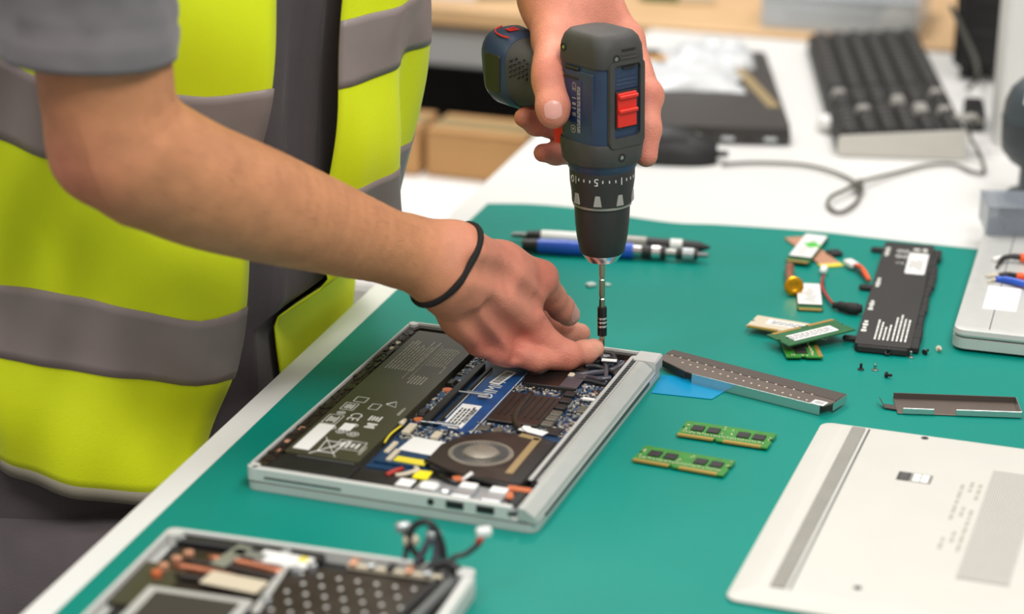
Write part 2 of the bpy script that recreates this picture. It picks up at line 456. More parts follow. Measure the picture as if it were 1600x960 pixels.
# symbol block
pw.text('CE', 0.013, T2(0.0345, 0.118, -90)); word_bar(pw, 0.052, 0.106, 0.008, 0.010, BZ, 3)
def frame_(mb, u, v, du, dv, t=0.0006):
    for (cu, cv, a, b) in ((u - du / 2, v, t, dv), (u + du / 2, v, t, dv), (u, v - dv / 2, du, t), (u, v + dv / 2, du, t)): mb.box((cu, cv, BZ), (a, b, 0.00012))
for (u, v, du, dv) in ((0.021, 0.108, 0.011, 0.018), (0.023, 0.136, 0.010, 0.014), (0.026, 0.152, 0.009, 0.010), (0.041, 0.142, 0.007, 0.011), (0.052, 0.066, 0.020, 0.016)):
    frame_(pw, u, v, du, dv)
for (u, v, du, dv) in ((0.021, 0.108, 0.008, 0.013), (0.023, 0.136, 0.007, 0.010), (0.050, 0.12, 0.010, 0.012), (0.052, 0.066, 0.015, 0.011)):
    for i in range(4):
        w_ = dv * random.uniform(0.6, 1); pw.box((u - du / 2 + du * (i + .5) / 4, v, BZ), (du / 7, w_, 0.00012))
def ring_(mb, u, v, r, t=0.0007, n=20):
    vv = []; ff = []
    for k in range(n):
        a = 2 * math.pi * k / n
        for rr in (r - t, r): vv.append((u + rr * math.cos(a), v + rr * math.sin(a), BZ + 0.0001))
    for k in range(n):
        a, b = 2 * k, 2 * ((k + 1) % n); ff.append((a, a + 1, b + 1, b))
    mb.add(vv, ff)
for (u, v, r) in ((0.026, 0.092, 0.0042), (0.036, 0.088, 0.0042), (0.046, 0.086, 0.0045), (0.040, 0.102, 0.0036), (0.022, 0.122, 0.0034)):
    ring_(pw, u, v, r); ring_(pw, u, v, r * 0.55, 0.001)
# warning triangle, crossed bin
pw.tube([(0.047, 0.150, BZ), (0.056, 0.146, BZ), (0.0525, 0.157, BZ), (0.047, 0.150, BZ)], 0.0004, 4)
cu, cv = 0.040, 0.058
pw.tube([(cu - .010, cv - .016, BZ), (cu + .010, cv + .016, BZ)], 0.0004, 4); pw.tube([(cu - .010, cv + .016, BZ), (cu + .010, cv - .016, BZ)], 0.0004, 4)
pw.tube([(cu - .006, cv - .010, BZ), (cu - .0075, cv + .010, BZ), (cu + .0075, cv + .010, BZ), (cu + .006, cv - .010, BZ), (cu - .006, cv - .010, BZ)], 0.0005, 4)
pw.build('battery_symbols', 'print_white', bat); pg.build('battery_fine_print', 'print_grey', bat)['kind'] = 'stuff'
MB().box((0.0215, 0.072, BZ + 0.0001), (0.0125, 0.050, 0.0003)).build('battery_label', 'label_white', bat)
MB().box((0.037, 0.0975, BZ + 0.0001), (0.009, 0.013, 0.0003)).build('battery_label', 'label_white', bat)
sp = MB(); sp.box((0.040, 0.0255, 0.0118), (0.062, 0.026, 0.0046), 0.001); sp.box((0.088, 0.022, 0.0112), (0.034, 0.022, 0.0036), 0.001)
sp = sp.build('speaker_module', 'black_plastic', lap)
MB().box((0.045, 0.037, 0.0146), (0.044, 0.0016, 0.0006)).build('speaker_trim', 'silver_dark', sp)
# motherboard
mb_ = fix(MB().prism([(0.072, 0.045), (0.118, 0.045), (0.118, 0.10), (0.192, 0.13), (0.192, 0.318), (0.098, 0.318), (0.098, 0.285), (0.072, 0.285)], FZ, 0.0108).build('motherboard', 'pcb_blue_dark', lap))
blue = MB().box((0.1085, 0.195, 0.0111), (0.026, 0.134, 0.0006)).build('memory_bay_board', 'pcb_blue', mb_)
wl = MB(); wl.box((0.1218, 0.195, 0.0115), (0.0007, 0.134, 0.0002)); wl.box((0.1245, 0.195, 0.0113), (0.0005, 0.13, 0.0002)); wl.box((0.0945, 0.205, 0.0115), (0.0007, 0.11, 0.0002))
wl.text('DIMM', 0.0150, TR(0.1085, 0.218, 0.01145, rz=R(90)))
for i in range(4): wl.lathe([(0.0012, 0.0113), (0.0012, 0.0115)], 10, TR(0.108 + i * 0.004, 0.126 - (i % 2) * 0.003, 0))
wl.build('board_lettering', 'print_white', mb_)
lb = MB().box((0.1045, 0.158, 0.0116), (0.0155, 0.047, 0.0004)).build('memory_label', 'label_white', mb_)
lt = MB()
for i in range(4):
    v = 0.140
    while v < 0.172:
        w_ = random.uniform(.002, .006); lt.box((0.1 + i * 0.0028, v + w_ / 2, 0.01185), (0.0016, w_, 0.0001)); v += w_ + .0012
for i in range(26): lt.box((0.1105, 0.145 + i * 0.0011, 0.01185), (0.0025, random.choice((.0004, .0007)), 0.0001))
lt.build('label_print', 'print_black', lb)
bc = MB().box((0.108, 0.243, 0.0122), (0.009, 0.030, 0.0003), rz=R(-8)).build('barcode_label', 'label_white', mb_)
bl = MB()
for i in range(17): bl.box((0.108 + 0.0002 * i - .0016, 0.231 + i * 0.0015, 0.01245), (0.0062, random.choice((.0005, .0008)), 0.0001))
bl.build('barcode', 'print_black', bc)
# memory sockets with latches
sk = MB().box((0.0845, 0.196, 0.0128), (0.0065, 0.130, 0.0045), 0.0006).box((0.0925, 0.196, 0.0120), (0.003, 0.128, 0.0026), 0.0004)
sk.build('memory_socket', 'black_plastic', mb_)
for v in (0.132, 0.199):
    c = MB(); c.box((0.096, v, 0.0140), (0.030, 0.0016, 0.0012), 0.0003, rz=R(2)); c.box((0.108, v - 0.003, 0.0138), (0.008, 0.004, 0.0015), 0.0004); c.box((0.100, v + .004, 0.0135), (0.014, 0.001, 0.001))
    c.build('socket_latch', 'component_silver', mb_)
for (u, v, m) in ((0.0775, 0.139, 'orange'), (0.0765, 0.204, 'orange')):
    MB().lathe([(0.0042, 0.0108), (0.0042, 0.0122), (0.002, 0.0122)], 16, TR(u, v, 0)).build('screw_boss', m, mb_)
    MB().box((u - 0.001, v + 0.012, 0.0125), (0.008, 0.013, 0.004), 0.002).build('cable_clip', 'black_gloss', mb_)
# black heatsink with ribs, heat pipe, fan
hs = MB().box((0.145, 0.184, 0.0128), (0.040, 0.060, 0.0022), 0.0005).build('heatsink_plate', 'brown_black', lap)
rb = MB()
for i in range(7): rb.box((0.130 + i * 0.0052, 0.188, 0.0141), (0.0012, 0.044, 0.0006))
rb.build('heatsink_ribs', 'black_matte', hs)
MB().tube([(0.140, 0.215, 0.0135), (0.142, 0.175, 0.0136), (0.150, 0.150, 0.0138), (0.166, 0.132, 0.0134), (0.184, 0.120, 0.0134)], 0.0026, 8, Matrix.Diagonal((1, 1, 1, 1)), sub=5).build('heat_pipe', 'brown_black', lap, True)
fanpts = [(0.112, 0.062), (0.120, 0.050), (0.150, 0.043), (0.186, 0.040), (0.191, 0.060), (0.191, 0.124), (0.172, 0.131), (0.142, 0.131), (0.122, 0.116), (0.112, 0.092)]
fh = fix(MB().prism(fanpts, FZ, 0.0150).build('fan_housing', 'black_matte', lap))
plate = [(0.5 * (p[0] - 0.146) * 1.86 + 0.144, 0.5 * (p[1] - 0.086) * 1.86 + 0.086) for p in fanpts]
fix(MB().prism(plate, 0.0150, 0.0156).build('fan_cover', 'brown_black', fh))
def disc(r0, r1, z, M, n=48):
    vv = []; ff = []
    for k in range(n):
        a = 2 * math.pi * k / n
        for rr in (r0, r1): vv.append((rr * math.cos(a), rr * math.sin(a), z))
    for k in range(n):
        a, b = 2 * k, 2 * ((k + 1) % n); ff.append((a, a + 1, b + 1, b))
    return vv, ff
FM = TR(0.1445, 0.086, 0)
m1 = MB(); m1.lathe([(0.0235, 0.0150), (0.0235, 0.01585), (0.0215, 0.01585), (0.0212, 0.0150)], 40, FM, caps=False)
m1.build('fan_opening_rim', 'fan_silver', fh)
MB().lathe([(0.0212, 0.01562), (0.0212, 0.01566)], 40, FM).build('fan_well', 'fan_silver', fh)
hubm = MB().lathe([(0.0125, 0.0157), (0.0125, 0.0170), (0.0105, 0.0176), (0.0004, 0.0177)], 32, FM).build('fan_hub', 'fan_silver', fh, True, angle=40)
bd = MB()
for k in range(44):
    bd.box((0.0168, 0, 0.0161), (0.0066, 0.0007, 0.0009), M=FM @ Matrix.Rotation(2 * math.pi * k / 44, 4, 'Z') @ Matrix.Rotation(R(14), 4, 'Z'))
bd.build('fan_blades', 'silver_dark', fh)
MB().box((0.1745, 0.092, 0.0159), (0.0055, 0.068, 0.0005), rz=R(0.5)).box((0.168, 0.1265, 0.0159), (0.0165, 0.006, 0.0005), rz=R(-12)).build('gold_tape_strip', 'gold_tape', fh)
MB().box((0.1835, 0.085, 0.0152), (0.010, 0.082, 0.0012), 0.0004).build('exhaust_cover', 'black_plastic', fh)
MB().tube([(0.112, 0.060, 0.0150), (0.135, 0.047, 0.0152), (0.16, 0.041, 0.0150), (0.188, 0.036, 0.0148)], 0.0017, 8, sub=4).build('fan_cable', 'black_gloss', fh, True)
MB().box((0.1665, 0.139, 0.0158), (0.021, 0.0085, 0.0004), rz=R(-14)).build('white_sticker', 'label_white', lap)
# black insulating film sheets near the hand
f1 = MB().box((0.1475, 0.254, 0.0140), (0.044, 0.038, 0.0006), 0.0002, rz=R(2)).build('insulating_film', 'black_gloss', lap)
MB().box((0.148, 0.2355, 0.0124), (0.040, 0.003, 0.003)).build('film_edge', 'black_matte', f1)
MB().box((0.163, 0.252, 0.0145), (0.014, 0.032, 0.0003)).build('grey_tape', 'cable_sleeve', f1)
# chips
for i, (u, v) in enumerate(((0.168, 0.226), (0.169, 0.212), (0.1695, 0.198), (0.170, 0.184), (0.170, 0.1735), (0.170, 0.162))):
    MB().box((u, v, 0.0125), (0.0085, 0.0085, 0.0034), 0.0006).build('inductor', 'chip_grey' if i > 2 else 'chip_black', mb_)
MB().box((0.1885, 0.200, 0.0122), (0.012, 0.012, 0.003), 0.0006).build('inductor', 'chip_grey', mb_)
for (u, v, a, b, m) in ((0.1585, 0.176, 0.005, 0.012, 'label_white'), (0.157, 0.155, 0.006, 0.010, 'label_white'), (0.1835, 0.224, 0.010, 0.004, 'label_white'), (0.178, 0.152, 0.011, 0.013, 'chip_black'),
                        (0.128, 0.140, 0.008, 0.008, 'chip_grey'), (0.139, 0.139, 0.007, 0.008, 'chip_grey'), (0.188, 0.305, 0.010, 0.008, 'component_silver')):
    MB().box((u, v, 0.0118), (a, b, 0.002), 0.0004).build('chip', m, mb_)
for (u, v) in ((0.1885, 0.161), (0.186, 0.170), (0.1845, 0.242), (0.189, 0.255), (0.188, 0.315)):
    MB().lathe([(0.0042, 0.0108), (0.0042, 0.0113), (0.0022, 0.0113), (0.0022, 0.0109)], 18, TR(u, v, 0), caps=False).build('copper_ring', 'copper', mb_)
sm = {'component_silver': MB(), 'component_pale': MB(), 'chip_black': MB()}
def smd(u0, u1, v0, v1, n):
    for _ in range(n):
        u, v = random.uniform(u0, u1), random.uniform(v0, v1)
        k = random.choices(list(sm), (6, 2, 4))[0]; a = random.uniform(.0006, .0026); b = random.uniform(.0006, .0026)
        sm[k].box((u, v, 0.0112), (a, b, random.uniform(.0006, .0014)))
smd(0.160, 0.192, 0.145, 0.255, 620); smd(0.122, 0.160, 0.222, 0.236, 120); smd(0.120, 0.160, 0.128, 0.152, 130)
smd(0.072, 0.082, 0.13, 0.28, 130); smd(0.074, 0.116, 0.098, 0.128, 220); smd(0.135, 0.19, 0.276, 0.315, 90)
for k, b in sm.items():
    o = b.build('small_components', k, mb_); o['kind'] = 'stuff'
# cards, tapes and connectors at the port end
MB().box((0.092, 0.075, 0.0118), (0.034, 0.044, 0.0012)).build('wireless_card', 'pcb_blue_dark', lap)
MB().box((0.0985, 0.089, 0.0130), (0.026, 0.026, 0.0010), 0.0003, rz=R(-5)).build('wireless_card_label', 'label_white', lap)
MB().box((0.1005, 0.061, 0.0128), (0.024, 0.009, 0.0006), rz=R(-3)).build('yellow_tape', 'yellow_tape', lap)
MB().box((0.1175, 0.0385, 0.0136), (0.011, 0.014, 0.0008), rz=R(4)).build('yellow_tab', 'yellow_bright', lap)
MB().box((0.1115, 0.0215, 0.0137), (0.0115, 0.013, 0.0005)).build('white_sticker', 'label_white', lap)
for (u, v, a, b) in ((0.078, 0.117, 0.006, 0.018), (0.101, 0.112, 0.006, 0.012), (0.085, 0.066, 0.004, 0.020), (0.0785, 0.079, 0.004, 0.02)):
    MB().box((u, v, 0.0125), (a, b, 0.003), 0.0005).build('ribbon_connector', 'component_pale', lap)
MB().tube([(0.071, 0.118, 0.0135), (0.070, 0.10, 0.014), (0.071, 0.085, 0.0132)], 0.0008, 6, sub=4).build('antenna_wire', 'yellow_tape', lap)
MB().tube([(0.0705, 0.128, 0.0145), (0.0705, 0.119, 0.0145)], [0.0016, 0.0022], 8).build('wire_plug', 'component_pale', lap, True)
pb = MB().box((0.158, 0.022, 0.0112), (0.078, 0.030, 0.0022)).build('port_board', 'component_silver', lap)
for (u, v, a, b) in ((0.156, 0.024, 0.014, 0.013), (0.178, 0.024, 0.014, 0.013)):
    MB().box((u, v - 0.004, 0.0138), (a, 0.020, 0.004), 0.0006).build('usb_shell', 'component_silver', lap)
    MB().box((u, v + 0.003, 0.0163), (0.012, 0.009, 0.0012), 0.0005).build('usb_tab', 'label_white', lap)
MB().box((0.129, 0.021, 0.0140), (0.013, 0.010, 0.004), 0.0015).build('audio_jack', 'label_white', lap)
MB().box((0.143, 0.019, 0.0138), (0.007, 0.010, 0.004), 0.0015).build('audio_spring', 'component_silver', lap)
MB().box((0.1905, 0.034, 0.0160), (0.017, 0.007, 0.001), rz=R(0)).build('orange_tape', 'orange', lap)
MB().box((0.187, 0.0235, 0.0152), (0.005, 0.011, 0.001), rz=R(20)).build('orange_tape', 'orange', lap)
MB().box((0.1445, 0.0385, 0.0148), (0.008, 0.008, 0.0012), rz=R(30)).build('orange_tape', 'orange', lap)
MB().tube([(0.148, 0.036, 0.0155), (0.152, 0.045, 0.0175)], [0.001, 0.0016], 8).build('wire_plug', 'label_white', lap, True)
MB().box((0.194, 0.022, 0.0130), (0.010, 0.022, 0.006), 0.002).build('speaker_module', 'black_plastic', lap)
for (pp, m) in (([(0.108, 0.05, 0.013), (0.112, 0.043, 0.0145), (0.106, 0.036, 0.0135), (0.10, 0.032, 0.013)], 'component_pale'), ([(0.128, 0.044, 0.013), (0.135, 0.036, 0.0145), (0.146, 0.033, 0.0135)], 'black_gloss'), ([(0.10, 0.045, 0.013), (0.098, 0.036, 0.0145), (0.094, 0.03, 0.0135)], 'red_wire')):
    MB().tube(pp, 0.0018, 7, sub=5).build('wire', m, lap, True)
# vent rail on the hinge side
vr = MB(); vr.box((0.1935, 0.180, 0.0174), (0.0028, 0.262, 0.0012), 0.0003); vr.box((0.1992, 0.180, 0.0168), (0.0014, 0.262, 0.0014), 0.0003)
vr.lathe([(0.0036, 0.0166), (0.0036, 0.0178)], 14, TR(0.1962, 0.311, 0))
vr = vr.build('vent_rail', 'silver', lap)
MB().box((0.1965, 0.180, 0.0125), (0.0055, 0.262, 0.003)).build('vent_channel', 'black_matte', lap)
v0 = MB().box((0, 0, 0), (0.0062, 0.0012, 0.0012)).build('vent_rib', 'silver_dark', vr); v0.location = (0.1965, 0.053, 0.0166); v0.rotation_euler = (0, 0, R(25))
for i in range(1, 50): share(v0, 'vent_rib', vr, (0.1965, 0.053 + i * 0.00522, 0.0166), R(25))
# black cable bundle by the screwdriver bit
for (pp, r) in ((([(0.160, 0.262), (0.170, 0.268), (0.180, 0.262), (0.189, 0.266)], 0.0022)), ([(0.160, 0.268), (0.172, 0.276), (0.182, 0.290), (0.190, 0.300)], 0.0024), ([(0.163, 0.282), (0.172, 0.290), (0.183, 0.286), (0.191, 0.276)], 0.0020),
                ([(0.170, 0.305), (0.176, 0.296), (0.181, 0.280), (0.186, 0.262)], 0.0021), ([(0.158, 0.256), (0.172, 0.258), (0.188, 0.256)], 0.0018), ([(0.176, 0.314), (0.182, 0.304), (0.188, 0.292), (0.190, 0.272)], 0.0020), ([(0.150, 0.30), (0.164, 0.303), (0.178, 0.306), (0.188, 0.296)], 0.0019)):
    MB().tube([(u, v, 0.0138 + 0.0022 * math.sin(i * 2.1 + u * 900)) for i, (u, v) in enumerate(pp)], r, 8, sub=6).build('cable', 'cable_sleeve' if r > 0.0020 else 'cable_black', lap, True)
MB().box((0.178, 0.2985, 0.0170), (0.012, 0.005, 0.0006), rz=R(10)).build('white_sticker', 'label_white', lap)
MB().lathe([(0.0028, 0.0108), (0.0028, 0.0128), (0.0018, 0.0134)], 14, TR(0.1735, 0.2475, 0)).build('standoff', 'component_silver', lap, True, angle=40)
MB().box((0.170, 0.316, 0.0125), (0.016, 0.008, 0.003), 0.0006).build('connector', 'component_silver', lap)
MB().box((0.158, 0.262, 0.0145), (0.005, 0.006, 0.003), 0.001).build('wire_plug', 'component_pale', lap)
MB().box((0.16, 0.288, 0.0128), (0.012, 0.024, 0.003), 0.0004).build('display_connector', 'brown_black', lap)
# ports on the near side
def port(u, w_, h, name, m, z=0.0128):
    MB().box((u, -0.0001, z), (w_, 0.0012, h), 0.0003).build(name, m, lap)
MB().lathe([(0.0024, 0), (0.0024, 0.0009)], 16, TR(0.138, 0.0004, 0.0125, rx=R(90))).build('audio_socket', 'chip_black', lap)
for u in (0.1555, 0.1775):
    port(u, 0.0128, 0.0052, 'usb_port', 'chip_black'); MB().box((u + 0.001, -0.0006, 0.0133), (0.009, 0.0006, 0.0014)).build('usb_tongue', 'brown_black', lap)
port(0.1965, 0.0055, 0.0028, 'lock_slot', 'gap_dark')
port(0.043, 0.058, 0.0013, 'card_slot', 'gap_dark', 0.0112)

# ------------------------------------------------------------------ the second opened laptop (near, blurred)
L2O = Vector((-0.2225, 1.4325, 0)); L2Y = -0.262
lp2 = thing('opened_laptop', 'stripped silver laptop base with copper heat pipes at the near bench edge', 'laptop', L2O, L2Y)
W2, D2 = 0.212, 0.31          # local x along the far edge, y toward the camera is negative
MB().prism(rrect(W2 / 2, D2 / 2, 0.008, 5, W2 / 2, -D2 / 2), 0.0005, 0.0065).build('screen_lid', 'silver', lp2)
b2 = MB(); b2.prism(rrect(W2 / 2, D2 / 2, 0.008, 5, W2 / 2, -D2 / 2), 0.0072, 0.0088)
b2.box((W2 / 2, -0.0015, 0.013), (W2 - 0.012, 0.003, 0.0095), 0.0008); b2.box((0.0015, -D2 / 2, 0.013), (0.003, D2 - 0.012, 0.0095), 0.0008)
b2.box((W2 - 0.004, -D2 / 2, 0.0125), (0.008, D2 - 0.012, 0.0085), 0.002); b2.lathe([(0.006, 0.0088), (0.006, 0.0177)], 14, TR(0.0065, -0.0065, 0)); b2.lathe([(0.006, 0.0088), (0.006, 0.0177)], 14, TR(W2 - 0.0065, -0.0065, 0))
b2.build('base_shell', 'silver_light', lp2)
MB().box((W2 / 2, -D2 / 2, 0.0092), (W2 - 0.014, D2 - 0.008, 0.0008)).build('tray_floor', 'black_matte', lp2)
kp = MB().box((0.142, -0.105, 0.0112), (0.094, 0.17, 0.0030), 0.0006).build('keyboard_backplate', 'brown_black', lp2)
dot = None
for i in range(9):
    for j in range(7):
        x = 0.104 + j * 0.0125 + (i % 2) * 0.006; y = -0.032 - i * 0.0135
        if x > 0.184: continue
        if dot is None:
            dot = MB().lathe([(0.0016, 0.0), (0.0013, 0.0009), (0.0004, 0.0012)], 10).build('rivet', 'print_white', kp, True); dot.location = (x, y, 0.0127)
        else: share(dot, 'rivet', kp, (x, y, 0.0127))
pb2 = MB().box((0.055, -0.055, 0.0108), (0.082, 0.078, 0.0022)).build('inner_board', 'brown_black', lp2)
for (x0, y0_, x1, y1_, r) in ((0.040, -0.030, 0.092, -0.036, 0.0032), (0.028, -0.038, 0.092, -0.046, 0.0028), (0.024, -0.047, 0.078, -0.056, 0.0030), (0.03, -0.060, 0.09, -0.066, 0.0026)):
    MB().tube([(x0, y0_, 0.0135), ((x0 + x1) / 2, (y0_ + y1_) / 2 + .002, 0.014), (x1, y1_, 0.0135)], r, 8, sub=4).build('heat_pipe', 'copper' if r > 0.0029 else 'brown_black', lp2, True)
MB().box((0.055, -0.028, 0.0165), (0.011, 0.034, 0.0008), rz=R(-12)).box((0.065, -0.022, 0.0165), (0.022, 0.008, 0.0008), rz=R(-8)).build('silver_tape', 'component_silver', lp2)
MB().box((0.088, -0.020, 0.0150), (0.036, 0.016, 0.002), 0.0006, rz=R(-4)).build('foam_tape', 'label_white', lp2)
MB().box((0.070, -0.062, 0.0158), (0.040, 0.018, 0.0016), 0.0006, rz=R(-6)).build('foam_tape', 'component_pale', lp2)
MB().box((0.018, -0.075, 0.0115), (0.03, 0.06, 0.003)).build('green_board', 'battery_green', lp2)
MB().box((0.055, -0.115, 0.0135), (0.070, 0.07, 0.0035), 0.001).build('drive_frame', 'silver', lp2)
MB().box((0.056, -0.118, 0.0154), (0.056, 0.06, 0.0012), 0.0004).build('drive_cover', 'laptop_black', lp2)
MB().box((0.094, -0.060, 0.0142), (0.005, 0.07, 0.002), 0.0004, rz=R(4)).build('divider_rail', 'silver', lp2)
for (x, y, m) in ((0.012, -0.010, 'component_silver'), (0.085, -0.009, 'component_silver'), (0.1, -0.018, 'yellow_tape'), (0.026, -0.03, 'copper_pale'), (0.022, -0.040, 'copper_pale'), (0.018, -0.052, 'copper_pale'), (0.1, -0.032, 'component_silver'), (0.108, -0.024, 'component_silver'), (0.0975, -0.078, 'component_silver'), (0.018, -0.063, 'orange')):
    MB().lathe([(0.0034, 0.0105), (0.0034, 0.0165), (0.0022, 0.0172), (0.0003, 0.0173)], 14, TR(x, y, 0)).build('screw_post', m, lp2, True, angle=45)
MB().box((0.06, -0.0085, 0.0125), (0.10, 0.010, 0.006), 0.001).build('speaker_bar', 'black_plastic', lp2)
MB().box((0.163, -0.012, 0.0130), (0.070, 0.004, 0.004), 0.0006).build('connector_strip', 'component_pale', lp2)
for i in range(6): MB().box((0.132 + i * 0.0125, -0.0105, 0.0150), (0.005, 0.008, 0.004), 0.0008).build('connector', ('copper_pale', 'component_silver', 'chip_black')[i % 3], lp2)
MB().tube([(0.200, -0.02, 0.0165), (0.196, -0.06, 0.0168), (0.190, -0.11, 0.0165)], 0.0035, 8, sub=5).build('side_cable', 'silver_dark', lp2, True)
MB().tube([(0.192, -0.022, 0.0158), (0.186, -0.06, 0.016), (0.180, -0.11, 0.0158)], 0.0028, 8, sub=5).build('side_cable', 'cable_black', lp2, True)
C2I = (Matrix.Translation(L2O) @ Matrix.Rotation(L2Y, 4, 'Z')).inverted()
def c2(px, py, y): return C2I @ ony(px, py, y)
for (pp, r, m) in (([(662, 880, 1.386), (640, 850, 1.388), (648, 822, 1.39), (672, 818, 1.388), (690, 850, 1.386), (694, 885, 1.382)], 0.0024, 'cable_black'),
                   ([(650, 882, 1.384), (668, 850, 1.386), (676, 826, 1.388), (682, 860, 1.386), (676, 886, 1.382)], 0.0026, 'cable_sleeve'),
                   ([(700, 900, 1.376), (706, 874, 1.380), (728, 866, 1.383), (746, 852, 1.386), (752, 842, 1.388)], 0.0020, 'cable_black'),
                   ([(632, 878, 1.39), (636, 846, 1.392), (630, 828, 1.392)], 0.0020, 'cable_sleeve'),
                   ([(668, 888, 1.38), (700, 880, 1.38), (716, 896, 1.376), (704, 912, 1.37)], 0.003, 'cable_black')):
    MB().tube([c2(*p) for p in pp], r, 8, sub=6).build('loose_cable', m, lp2, True)
for (px, py, y, m) in ((756, 832, 1.389, 'label_white'), (630, 824, 1.392, 'component_silver'), (642, 845, 1.39, 'component_pale'), (678, 836, 1.388, 'component_silver')):
    p = c2(px, py, y); MB().box(p, (0.010, 0.006, 0.0065), 0.0018, rz=R(30), segs=2).build('wire_plug', m, lp2, True)
MB().tube([c2(746, 850, 1.386), c2(754, 838, 1.388)], 0.0022, 8).build('wire_end', 'red_wire', lp2, True)

# ------------------------------------------------------------------ removed bottom cover
CO = onz(1132, 932, 0.004); CE = onz(1283, 660, 0.004)
cv_dir = (CE - CO); CL = 0.322; cyaw = math.atan2(-cv_dir.x, cv_dir.y)
cvr = thing('bottom_cover', 'off white laptop bottom cover with vent grille lying at the right', 'laptop cover', (CO.x, CO.y, 0), cyaw)
CW = 0.215
def rim(hx, hy, r, z): return [(x, y, z) for (x, y) in rrect(hx, hy, r, 5, CW / 2, CL / 2)]
cb = MB(); cb.loft([rim(CW / 2 - .002, CL / 2 - .002, .008, 0.0003), rim(CW / 2, CL / 2, .009, 0.0012), rim(CW / 2, CL / 2, .009, 0.0022), rim(CW / 2 - .016, CL / 2 - .013, .006, 0.0072), rim(CW / 2 - .018, CL / 2 - .015, .005, 0.0075)])
fix(cb.build('cover_shell', 'cover_white', cvr, True, angle=12))
ft = MB(); ft.prism(rrect(0.0050, CL / 2 - 0.0165, 0.0012, 3, 0.0305, CL / 2), 0.0072, 0.0084)
ft.build('rubber_foot', 'foot_grey', cvr)
ft2 = MB(); ft2.box((0.0385, CL / 2, 0.0076), (0.0014, CL - 0.033, 0.0006)); ft2.build('foot_groove', 'silver_dark', cvr)
CVI = cvr.matrix_basis.inverted() if False else (Matrix.Translation((CO.x, CO.y, 0)) @ Matrix.Rotation(cyaw, 4, 'Z')).inverted()
def cuv(px, py, z=0.0076): p = CVI @ onz(px, py, z); return p
gp = [cuv(1546, 735), cuv(1500, 905)]
gx0 = (gp[0].x + gp[1].x) / 2; gy0, gy1 = gp[1].y, gp[0].y
gr = MB().box((gx0 + 0.017, (gy0 + gy1) / 2, 0.00758), (0.034, gy1 - gy0, 0.0003)).build('vent_grille', 'foot_grey', cvr)
sl0 = None
nsl = 20
for i in range(nsl):
    x = gx0 + 0.0009 + i * 0.034 / nsl
    if sl0 is None:
        sl0 = MB().box((0, 0, 0), (0.0009, gy1 - gy0 - 0.002, 0.0005)).build('vent_bar', 'cover_white', gr); sl0.location = (x, (gy0 + gy1) / 2, 0.0078)
    else: share(sl0, 'vent_bar', gr, (x, (gy0 + gy1) / 2, 0.0078))
tx = MB(); ctr = (cuv(1522, 762) + cuv(1478, 855)) / 2
for i in range(3):
    v = ctr.y - 0.058
    while v < ctr.y + 0.058:
        w_ = random.uniform(0.004, 0.014)
        if random.random() < 0.72: tx.box((ctr.x - 0.006 + i * 0.006, v + w_ / 2, 0.00758), (0.0028, w_, 0.00015))
        v += w_ + 0.003
tx.build('printed_marks', 'cover_print', cvr)['kind'] = 'stuff'
sc = cuv(1429, 747)
st = MB().box((sc.x, sc.y, 0.00762), (0.0245, 0.0155, 0.0003)).build('sticker', 'tape_grey', cvr)
MB().box((sc.x - 0.0075, sc.y, 0.0078), (0.0085, 0.0148, 0.0002)).build('sticker_dark_field', 'print_black', st)
lw = MB(); 
for (a, b) in ((0.0015, .0035), (0.0075, .0035), (0.0015, -.0035), (0.0075, -.0035)): lw.box((sc.x + a, sc.y + b, 0.0078), (0.0052, 0.0062, 0.0002))
lw.build('sticker_window_emblem', 'label_white', st)
lw = MB()
for i in range(3): lw.box((sc.x - 0.0075, sc.y - 0.004 + i * 0.004, 0.00792), (0.0062, 0.0011, 0.0001))
lw.build('sticker_lettering', 'tape_grey', st)
for (px, py) in ((1445, 685), (1340, 919)):
    p = cuv(px, py)
    MB().lathe([(0.0028, 0.0074), (0.0028, 0.0079), (0.0018, 0.0079), (0.0016, 0.0075)], 16, TR(p.x, p.y, 0)).build('screw_hole', 'silver_dark', cvr)

